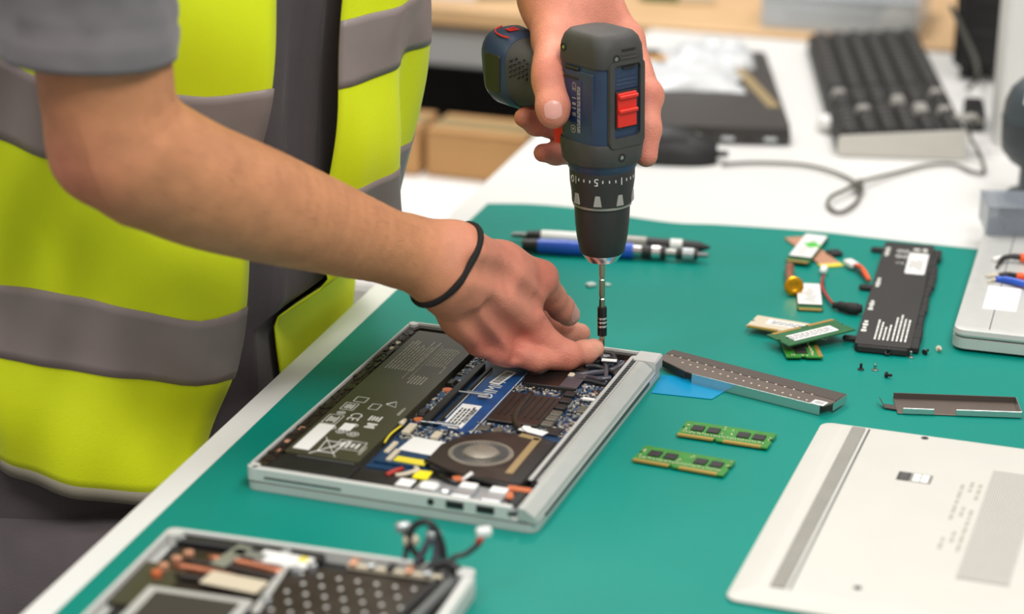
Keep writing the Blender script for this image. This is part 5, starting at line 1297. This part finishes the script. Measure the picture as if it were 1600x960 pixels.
# valleys between the bones of the hand
def valley(q0, q1, r_, dep, k_):
    o_ = np.array((0, 0, CAM_H))
    pp_ = []
    for q in (q0, q1):
        p_ = cam_push(q); d_ = (o_ - p_) / np.linalg.norm(o_ - p_); pp_.append(p_ + d_ * (r_ - dep))
    ra.cone(pp_[0], pp_[1], r_, r_, k_, sub=True)
valley((812, 448, 1.75), (846, 478, 1.77), 0.0060, 0.0016, 0.008)
valley((766, 486, 1.72), (815, 534, 1.745), 0.0060, 0.0028, 0.008)
valley((736, 500, 1.71), (770, 548, 1.73), 0.0050, 0.0022, 0.008)
valley((748, 418, 1.70), (800, 436, 1.74), 0.0070, 0.0008, 0.010)
# creases between knuckles
for (pa, pb, r_) in ((PV(842, 468, 1.738), PV(862, 490, 1.76), 0.003), (PV(814, 533, 1.720), PV(807, 560, 1.725), 0.0026)):
    ra.cone(pa, pb, r_, r_, 0.006, sub=True)

# ---- left arm and hand (far, gripping the drill)
la = SDF((-0.30, 1.72, 0.14), (0.145, 2.14, 0.62), 0.0017)
lw = PV(884, -8, 1.885)
l_el = np.array((-0.10, 2.03, 0.47)); l_sh = np.array((-0.245, 1.90, 0.60))
la.limb([l_sh, l_el, l_el * 0.5 + lw * 0.5 + np.array((0, 0, -0.004)), lw], [0.050, 0.043, 0.037, 0.0265], 0.02); la.cone(PV(870, -60, 1.91), PV(868, 0, 1.88), 0.027, 0.022, 0.02); la.cone(PV(915, -60, 1.92), PV(915, 0, 1.892), 0.026, 0.022, 0.02)
lm = {'i': PV(978, 62, 1.868), 'm': PV(972, 110, 1.890), 'r': PV(950, 118, 1.905), 'p': PV(925, 118, 1.915)}
la.cone(PV(915, 0, 1.890), lm['i'], 0.0225, 0.0145, 0.02); la.cone(lw, lm['m'], 0.024, 0.0150, 0.02); la.cone(lw, lm['r'], 0.024, 0.014, 0.02); la.cone(lw, lm['p'], 0.023, 0.013, 0.02)
la.cone(PV(868, 0, 1.878), PV(868, 62, 1.838), 0.0225, 0.0185, 0.02); la.cone(PV(905, 20, 1.872), PV(900, 60, 1.850), 0.020, 0.015, 0.02)
# thumb
la.chain([PV(868, 58, 1.840), PV(862, 98, 1.806), PV(860, 130, 1.789), PV(864, 168, 1.772), PV(865, 178, 1.770)], [0.0180, 0.0136, 0.0128, 0.0124, 0.0112], 0.006)
la.cone(PV(859, 112, 1.795), PV(860, 116, 1.793), 0.0134, 0.0134, 0.006)
# index along the far flank of the housing
la.chain([lm['i'], PV(1011, 150, 1.832), PV(1012, 202, 1.812), PV(1010, 244, 1.802)], [0.0140, 0.0112, 0.0102, 0.0088], 0.006)
la.cone(PV(1014, 150, 1.832), PV(1014, 151, 1.832), 0.0114, 0.0114, 0.005)
# middle finger below the trigger, ring and little finger round the grip
la.chain([lm['m'], PV(985, 205, 1.862), PV(920, 240, 1.862), PV(868, 240, 1.838), PV(848, 239, 1.826)], [0.0140, 0.0105, 0.0098, 0.0086, 0.0074], 0.005)
la.chain([lm['r'], PV(945, 190, 1.900), PV(890, 205, 1.865), PV(838, 193, 1.832), PV(818, 184, 1.820)], [0.0130, 0.0105, 0.0100, 0.0092, 0.0076], 0.005)
la.chain([lm['p'], PV(915, 175, 1.915), PV(860, 185, 1.888), PV(832, 174, 1.860), PV(824, 171, 1.850)], [0.0120, 0.0095, 0.0090, 0.0082, 0.0072], 0.005)

# ---- torso, hips, legs, neck and head (mostly out of view or clothed)
bo_ = SDF((-0.75, 1.25, FLOOR - 0.01), (0.05, 2.25, 1.02), 0.011)
def bp3(a, b, z): p = bench_pt(a, b); return np.array((p.x, p.y, z))
MID = 0.475
bo_.cone(bp3(-0.17, MID - .03, -0.02), bp3(-0.15, MID - .03, 0.30), 0.085, 0.09, 0.05); bo_.cone(bp3(-0.12, MID + .06, -0.02), bp3(-0.11, MID + .06, 0.30), 0.080, 0.085, 0.05)
bo_.cone(bp3(-0.14, MID - .10, 0.40), bp3(-0.11, MID + .10, 0.42), 0.10, 0.10, 0.06); bo_.cone(bp3(-0.155, MID, 0.30), bp3(-0.12, MID, 0.44), 0.11, 0.10, 0.06)
bo_.cone(bp3(-0.11, MID - .15, 0.50), bp3(-0.07, MID + .15, 0.52), 0.06, 0.06, 0.05)
bo_.cone(bp3(-0.08, MID, 0.52), bp3(-0.03, MID, 0.64), 0.056, 0.055, 0.03)
bo_.cone(bp3(-0.01, MID, 0.72), bp3(0.015, MID, 0.78), 0.076, 0.082, 0.03); bo_.cone(bp3(0.055, MID, 0.68), bp3(0.06, MID, 0.74), 0.050, 0.06, 0.04)
bo_.cone(bp3(0.118, MID, 0.715), bp3(0.108, MID, 0.745), 0.012, 0.009, 0.015)            # nose
for s_ in (-1, 1):
    bo_.cone(bp3(0.0, MID + s_ * 0.078, 0.72), bp3(-0.005, MID + s_ * 0.082, 0.755), 0.013, 0.016, 0.01)   # ears
    hip = bp3(-0.17 + s_ * .02, MID + s_ * 0.07, -0.10); kn_ = bp3(-0.175, MID + s_ * 0.10, -0.34); an = bp3(-0.20, MID + s_ * 0.105, -0.66)
    bo_.cone(hip, kn_, 0.072, 0.058, 0.04); bo_.cone(kn_, an, 0.058, 0.042, 0.03); bo_.cone(an, bp3(-0.12, MID + s_ * 0.11, -0.715), 0.042, 0.034, 0.03)
sh_r = bp3(-0.10, MID - .17, 0.52)
bo_.cone(sh_r, sho, 0.048, 0.048, 0.02); bo_.cone(bp3(-0.06, MID + .17, 0.54), l_sh, 0.048, 0.046, 0.02)

parts = [g.mesh() for g in (ra, la, bo_)]
VV = []; FF = []; off = 0; sizes = []
for (V, F) in parts:
    VV.append(V); FF.append(F + off); off += len(V); sizes.append(len(V))
VV = np.concatenate(VV); FF = np.concatenate(FF)
me = bpy.data.meshes.new('person')
me.from_pydata((VV - np.array(P_BASE)).tolist(), [], FF.tolist()); me.update()
me.polygons.foreach_set('use_smooth', [True] * len(me.polygons))
# skin tone: tan arms, pinker hands, red knuckles and elbow
tan = np.array(lin((200, 137, 97))); pink = np.array(lin((218, 140, 117))); red = np.array(lin((204, 104, 88))); pale = np.array(lin((232, 176, 150)))
colr = np.tile(tan, (len(VV), 1))
def blend(c, w_):
    global colr
    colr = colr * (1 - w_[:, None]) + c[None] * w_[:, None]
wx = np.clip((VV[:, 0] + 0.07) / 0.06, 0, 1)
isr = np.zeros(len(VV), bool); isr[:sizes[0]] = True
isl = np.zeros(len(VV), bool); isl[sizes[0]:sizes[0] + sizes[1]] = True
blend(pink, np.where(isr, wx, 0)); blend(pink, np.where(isl, np.clip((VV[:, 0] + 0.02) / 0.04, 0, 1), 0))
def spot(p, r, c, a, mask):
    d = np.linalg.norm(VV - np.array(p)[None], axis=1); blend(c, np.where(mask, a * np.exp(-(d / r) ** 2), 0))
for k_ in 'imrp': spot(mcp[k_] + np.array((0, -0.010, 0.004)), 0.017, red, 0.5, isr)
spot(PV(112, 275, 1.53), 0.040, np.array(lin((222, 136, 112))), 0.7, isr); spot(PV(885, 560, 1.745), 0.012, red, 0.35, isr)
for p_ in (PV(930, 543, 1.775), PV(905, 521, 1.798), PV(891, 492, 1.84)): spot(p_, 0.016, pale, 0.7, isr)
for p_ in (PV(1016, 150, 1.82), PV(860, 112, 1.785)): spot(p_, 0.012, red, 0.4, isl)
for p_ in (PV(845, 239, 1.82), PV(815, 184, 1.815), PV(822, 171, 1.845), PV(1010, 244, 1.80)): spot(p_, 0.022, red, 0.35, isl)
ca = me.color_attributes.new('skin', 'FLOAT_COLOR', 'POINT')
ca.data.foreach_set('color', np.concatenate([colr, np.ones((len(colr), 1))], 1).astype(np.float32).ravel())
sk_m = bpy.data.materials.new('skin'); sk_m.use_nodes = True; nt = sk_m.node_tree; b = nt.nodes['Principled BSDF']
at_ = nt.nodes.new('ShaderNodeAttribute'); at_.attribute_name = 'skin'
tc = nt.nodes.new('ShaderNodeTexCoord')
n1 = nt.nodes.new('ShaderNodeTexNoise'); n1.inputs['Scale'].default_value = 55; n1.inputs['Detail'].default_value = 6
nt.links.new(tc.outputs['Object'], n1.inputs['Vector'])
mr = nt.nodes.new('ShaderNodeMapRange'); mr.inputs['From Min'].default_value = 0.3; mr.inputs['From Max'].default_value = 0.7; mr.inputs['To Min'].default_value = 0.88; mr.inputs['To Max'].default_value = 1.1
nt.links.new(n1.outputs['Fac'], mr.inputs['Value'])
mx = nt.nodes.new('ShaderNodeVectorMath'); mx.operation = 'SCALE'
nt.links.new(at_.outputs['Color'], mx.inputs[0]); nt.links.new(mr.outputs['Result'], mx.inputs['Scale']); nt.links.new(mx.outputs['Vector'], b.inputs['Base Color'])
n2 = nt.nodes.new('ShaderNodeTexNoise'); n2.inputs['Scale'].default_value = 520; n2.inputs['Detail'].default_value = 4
n3 = nt.nodes.new('ShaderNodeTexVoronoi'); n3.inputs['Scale'].default_value = 900
nt.links.new(tc.outputs['Object'], n2.inputs['Vector']); nt.links.new(tc.outputs['Object'], n3.inputs['Vector'])
ad = nt.nodes.new('ShaderNodeMath'); ad.operation = 'ADD'; nt.links.new(n2.outputs['Fac'], ad.inputs[0]); nt.links.new(n3.outputs['Distance'], ad.inputs[1])
bp_ = nt.nodes.new('ShaderNodeBump'); bp_.inputs['Strength'].default_value = 0.34; bp_.inputs['Distance'].default_value = 0.0008
nt.links.new(ad.outputs['Value'], bp_.inputs['Height']); nt.links.new(bp_.outputs['Normal'], b.inputs['Normal'])
b.inputs['Roughness'].default_value = 0.5; b.inputs['Specular IOR Level'].default_value = 0.4
b.inputs['Subsurface Weight'].default_value = 0.12; b.inputs['Subsurface Radius'].default_value = (0.006, 0.002, 0.001); b.inputs['Subsurface Scale'].default_value = 1.0
me.materials.append(sk_m)
person = bpy.data.objects.new('person', me); COL.objects.link(person); person.location = P_BASE
tag(person, 'person in yellow reflective vest and grey shirt working with a drill over the bench', 'person')
BV = BVHTree.FromPolygons([Vector(v) for v in VV], [tuple(f) for f in FF])

# fingernails: small curved patches lying on the finger ends
def nail(tip, axis_to, ndir, L_, Wn):
    tip = Vector(tip); ax = (Vector(axis_to) - tip).normalized(); n = Vector(ndir); n = (n - ax * n.dot(ax)).normalized(); sd = ax.cross(n)
    vv = []; nu, nv = 8, 8; ok = True
    for i in range(nu + 1):
        for j in range(nv + 1):
            a = i / nu; b_ = j / nv * 2 - 1
            wv = Wn * math.sqrt(max(0.0, 1 - abs(2 * a - 1) ** 4)) if True else Wn
            o_ = tip + ax * (L_ * (a - 0.25)) + sd * (b_ * max(wv, Wn * 0.2)) + n * 0.03
            h = BV.ray_cast(o_, -n, 0.06)
            if h[0] is None: return
            vv.append(h[0] + n * 0.0004)
    ff = [(i * (nv + 1) + j, i * (nv + 1) + j + 1, (i + 1) * (nv + 1) + j + 1, (i + 1) * (nv + 1) + j) for i in range(nu) for j in range(nv)]
    fix(MB().add(vv, ff).build('fingernail', 'nail', person, True, offset=P_BASE))
camd = -ray(890, 490)
nail(PV(892, 496, 1.812), PV(877, 481, 1.808), Vector((0.78, -0.55, 0.42)), 0.0135, 0.0062)
nail(PV(865, 180, 1.760), PV(863, 160, 1.765), -ray(860, 180), 0.0135, 0.0068)
nail(PV(1012, 252, 1.795), PV(1012, 225, 1.80), Vector((0.8, -0.5, 0.1)), 0.012, 0.005)

# ---- black hair tie round the wrist
def cam_hit(px, py):
    return BV.ray_cast(Vector((0, 0, CAM_H)), ray(px, py).normalized(), 5.0)[0]
tT, tB, tF = Vector(PV(735, 366, 1.708)), Vector(PV(662, 458, 1.690)), cam_hit(728, 424)
axis = (tT - tF).cross(tB - tF).normalized()
s1 = (tT - tB).normalized(); s2 = axis.cross(s1).normalized()
loop = []
wc_ = (tT + tB) / 2
for k in range(40):
    a = 2 * math.pi * k / 40; dr_ = s1 * math.cos(a) + s2 * math.sin(a)
    h = BV.ray_cast(wc_ + dr_ * 0.09, -dr_, 0.09)
    loop.append((h[0] if h[0] is not None else wc_ + dr_ * 0.028) + dr_ * 0.0012)
for _ in range(3): loop = [(loop[k - 1] + loop[k] * 2 + loop[(k + 1) % 40]) / 4 for k in range(40)]
ht = MB(); rings = []
for k in range(40):
    t = (loop[(k + 1) % 40] - loop[k - 1]).normalized(); rd = (loop[k] - wc_).normalized(); a_ = t.cross(rd).normalized(); b_ = a_.cross(t)
    rings.append([loop[k] + (a_ * math.cos(2 * math.pi * j / 10) + b_ * math.sin(2 * math.pi * j / 10)) * (0.0027 + 0.0002 * math.sin(k * 5)) for j in range(10)])
rings.append(rings[0]); ht.loft(rings, caps=False)
fix(ht.build('hair_tie', 'band_black', person, True, offset=P_BASE))

# ---- fine arm hair
hr = MB(); rnd = random.Random(3)
armV, armF = parts[0]
cnt = 0
while cnt < 900:
    i = rnd.randrange(len(armV)); p = Vector(armV[i])
    if p.x < -0.27 or p.x > -0.06: continue
    loc, nn, _, _ = BV.find_nearest(p)
    if nn is None: continue
    cnt += 1
    d = (Vector((0.75, 0.25, -0.45)) + Vector((rnd.uniform(-.4, .4), rnd.uniform(-.4, .4), rnd.uniform(-.4, .4)))); d = (d - nn * d.dot(nn)).normalized()
    l_ = rnd.uniform(0.005, 0.011); sd = d.cross(nn).normalized() * 0.00006
    q1 = p + d * l_ * 0.5 + nn * 0.0012; q2 = p + d * l_ + nn * 0.0018
    n0 = len(hr.v); hr.v += [tuple(p - sd - nn * .0003), tuple(p + sd - nn * .0003), tuple(q1 + sd * .8), tuple(q1 - sd * .8), tuple(q2)]; hr.f += [(n0, n0 + 1, n0 + 2, n0 + 3), (n0 + 3, n0 + 2, n0 + 4)]
o = hr.build('arm_hair', 'hair_brown', person, False, offset=P_BASE); o['kind'] = 'stuff'

# ---- clothing on a leaning torso surface
FRONT_A = -0.012
def torso(phi, t, off_):
    A, B = 0.135 + off_, 0.190 + off_
    if t > 0.36: B *= 1 - 0.10 * min(1, (t - 0.36) / 0.2); A *= 1 - 0.2 * min(1, (t - 0.36) / 0.2)
    e = 2 / 2.7; c, s_ = math.cos(phi), math.sin(phi)
    la_ = A * math.copysign(abs(c) ** e, c); lb_ = B * math.copysign(abs(s_) ** e, s_)
    psi = R(46)
    a = la_ * math.cos(psi) + lb_ * math.sin(psi); b_ = lb_ * math.cos(psi) - la_ * math.sin(psi)
    ac = -0.140 + 0.09 * t; bc = 0.49
    z = t - (0.34 if lb_ < 0 else 0.34 - 0.30 * min(1, lb_ / 0.06)) * (la_ - A) + 0.10 * max(0.0, lb_) + 0.18 * max(0.0, -lb_ - 0.02)
    aa = ac + a
    p = bench_pt(aa, bc + b_)
    return Vector((p.x, p.y, z))
def tnorm(phi, t, off_):
    e_ = 0.01; a = torso(phi + e_, t, off_) - torso(phi - e_, t, off_); b_ = torso(phi, t + e_, off_) - torso(phi, t - e_, off_)
    return a.cross(b_).normalized()
def press(p, lim):                                    # cloth lies flat where it meets the bench edge
    a = (p - E0).dot(E_NRM); am = lim + max(0.0, p.z - 0.035) * 1.3
    return p - E_NRM * (a - am) if a > am else p
def sheet(fphi, t0, t1, off_, nph, nt_, fold, thick=0.0014, closed=False, name='', m='', parent=None, lim=-0.014):
    vv = []
    for j in range(nt_ + 1):
        t = t0 + (t1 - t0) * j / nt_; p0, p1 = fphi(t)
        for i in range(nph + 1):
            ph = p0 + (p1 - p0) * i / nph
            p = torso(ph, t, off_); n = tnorm(ph, t, off_)
            vv.append(press(p + n * fold(ph, t, i / nph), lim))
    ff = [(j * (nph + 1) + i, j * (nph + 1) + i + 1, (j + 1) * (nph + 1) + i + 1, (j + 1) * (nph + 1) + i) for j in range(nt_) for i in range(nph)]
    o = MB().add(vv, ff).build(name, m, parent, True, offset=P_BASE)
    if thick:
        md = o.modifiers.new('thickness', 'SOLIDIFY'); md.thickness = thick; md.offset = 1.0
    return o
def fold_v(ph, t, f):
    n = mnoise.noise((ph * 2.1, t * 5.0, 1.3)) * 0.010 + mnoise.noise((ph * 4.5 + t * 6, t * 9 - ph * 2, 4.1)) * 0.0060
    n += 0.0045 * math.sin(ph * 7 + t * 26 + 2 * mnoise.noise((ph * 2, t * 4, 0.2)))
    return 0.008 + n * 1.9
def fold_l(ph, t, f):
    return fold_v(ph, t, f) * 0.7 + 0.003
def fold_s(ph, t, f):
    x = math.sin(ph * 13 + t * 7 + 1.5 * mnoise.noise((ph * 3, t * 3, 7)))
    return 0.012 * (1 - abs(x)) - 0.008 + 0.008 * mnoise.noise((ph * 3, t * 7, 2.2))
shirt = sheet(lambda t: (-math.pi, math.pi), -0.12, 0.56, -0.008, 150, 60, fold_s, 0.0012, True, 't_shirt', 'shirt_grey', person, -0.022)
def phR(t): return R(0 + 5 * max(0, min(1, (t + 0.05) / 0.2)))
def phL(t): return R(31 - 12 * max(0, min(1, (t + 0.03) / 0.13)))
vest = sheet(lambda t: (-math.pi * 0.98, phR(t)), -0.078, 0.50, 0.010, 100, 60, fold_v, 0.0016, False, 'safety_vest', 'vest_yellow', person)
vest_l = sheet(lambda t: (phL(t), math.pi * 0.98), -0.078, 0.50, 0.010, 90, 60, fold_l, 0.0016, False, 'vest_panel', 'vest_yellow', vest)
def band(fphi, t0, t1, fold, name='reflective_band', m='band_grey', extra=0.0018, nt_=8):
    sheet(fphi, t0, t1, 0.010, 100, nt_, lambda ph, t, f: fold(ph, t, f) + extra, 0.0008, False, name, m, vest, -0.011)
RP = lambda t: (-math.pi * 0.98, phR(t) + 0.004); LP = lambda t: (phL(t) - 0.004, math.pi * 0.98)
band(RP, 0.012, 0.068, fold_v); band(RP, 0.176, 0.238, fold_v)
band(LP, 0.088, 0.140, fold_l); band(LP, 0.226, 0.278, fold_l)
band(RP, -0.086, -0.075, fold_v, 'hem_piping', 'piping_grey', 0.0012, 2); band(LP, -0.086, -0.075, fold_l, 'hem_piping', 'piping_grey', 0.0012, 2)
# sleeves: from the shoulder seam down to the cuff, a turned-up hem at the end
def sleeve(path, rr, name, hem):
    P = spline([Vector(p) for p in path], 10); n = len(P)
    m_ = len(rr) - 1
    W = []
    for i in range(n):
        f_ = i / (n - 1) * m_; k = min(m_ - 1, int(f_)); W.append(rr[k] + (rr[k + 1] - rr[k]) * (f_ - k))
    mb = MB(); mb.tube(P, W, 64, caps=False)
    out = []
    for q in range(len(mb.v)):
        i = q // 64; a = 2 * math.pi * (q % 64) / 64; c = P[i]; v = Vector(mb.v[q]); d = (v - c).normalized()
        fl = 0.0045 * mnoise.noise((math.cos(a) * 1.6, math.sin(a) * 1.6, i * 0.12)) + 0.0028 * mnoise.noise((math.cos(a) * 4, math.sin(a) * 4, i * 0.3))
        if hem and i >= n - 6: fl = fl * 0.4 + (0.0016 if i > n - 6 else -0.0005)
        out.append(tuple(v + d * fl))
    mb.v = out
    o = fix(mb.build(name, 'sleeve_grey', shirt, True, offset=P_BASE))
    md = o.modifiers.new('thickness', 'SOLIDIFY'); md.thickness = 0.0016; md.offset = 1.0
sleeve([sh_r + np.array((0.03, 0.05, 0.0)), sho + np.array((-0.01, 0.01, 0.03)), PV(136, -160, 1.545), PV(137, -40, 1.545), PV(138, 84, 1.545)], [0.074, 0.074, 0.064, 0.059, 0.0565], 'sleeve', True)
sleeve([bp3(-0.06, MID + .13, 0.535), l_sh + np.array((0, 0, 0.012)), l_sh * 0.55 + l_el * 0.45, l_sh * 0.25 + l_el * 0.75], [0.068, 0.066, 0.058, 0.055], 'sleeve', True)
# trousers
tro = MB()
def ell(c, ra_, rb_, n=40): return [Vector((c[0], c[1], c[2])) + E_NRM * ra_ * math.cos(2 * math.pi * i / n) + E_DIR * rb_ * math.sin(2 * math.pi * i / n) for i in range(n)]
def hip_ring(t, off_, zf):
    out = []
    for i in range(60):
        p = torso(2 * math.pi * i / 60, t, off_); p.z = zf(p.z); p = press(p + tnorm(2 * math.pi * i / 60, t, off_) * 0.004 * mnoise.noise((i * 0.35, t * 20, 0)), -0.030); out.append(p)
    return out
tro.loft([hip_ring(-0.02, -0.016, lambda z: z), hip_ring(-0.06, -0.006, lambda z: z), hip_ring(-0.10, -0.002, lambda z: z), hip_ring(-0.13, 0.0, lambda z: z - 0.01), hip_ring(-0.16, 0.0, lambda z: z - 0.03), hip_ring(-0.19, 0.0, lambda z: z * 0.9 - 0.06), hip_ring(-0.22, -0.01, lambda z: z * 0.7 - 0.10), hip_ring(-0.22, -0.03, lambda z: z * 0.4 - 0.20)])
for s_ in (-1, 1):
    tro.loft([ell(bp3(a_, MID + s_ * b_, z), r_, r_ * 1.02) for (a_, b_, z, r_) in ((-0.168, 0.09, -0.10, 0.10), (-0.168, 0.094, -0.22, 0.096), (-0.168, 0.10, -0.36, 0.080), (-0.18, 0.104, -0.52, 0.074), (-0.19, 0.106, -0.705, 0.072))])
fix(tro.build('trousers', 'trouser_grey', person, True, offset=P_BASE))
for s_ in (-1, 1):
    sho_ = MB(); sho_.loft([[Vector(bp3(-0.13, MID + s_ * 0.108, FLOOR)) + E_NRM * x + E_DIR * y + Vector((0, 0, z)) for (x, y) in rrect(hx, hy, hy * 0.9)] for (z, hx, hy) in ((0.0, 0.14, 0.048), (0.03, 0.142, 0.05), (0.06, 0.12, 0.046), (0.085, 0.075, 0.042))])
    fix(sho_.build('shoe', 'shoe_black', person, True, offset=P_BASE, angle=50))
# hair cap on the head
hc = MB(); rings = []
hcn = Vector(bp3(-0.003, MID, 0.758))
for k in range(9):
    a = R(-8 + 98 * k / 8); rings.append([hcn + (E_NRM * (0.092 * math.cos(a) * math.cos(b_)) + E_DIR * (0.089 * math.cos(a) * math.sin(b_))) + Vector((0, 0, 0.112 * math.sin(a) + (0.03 if math.cos(b_) > 0.3 else -0.03) * math.cos(a))) for b_ in [2 * math.pi * i / 32 for i in range(32)]])
fix(hc.loft(rings).build('hair', 'hair_brown', person, True, offset=P_BASE))
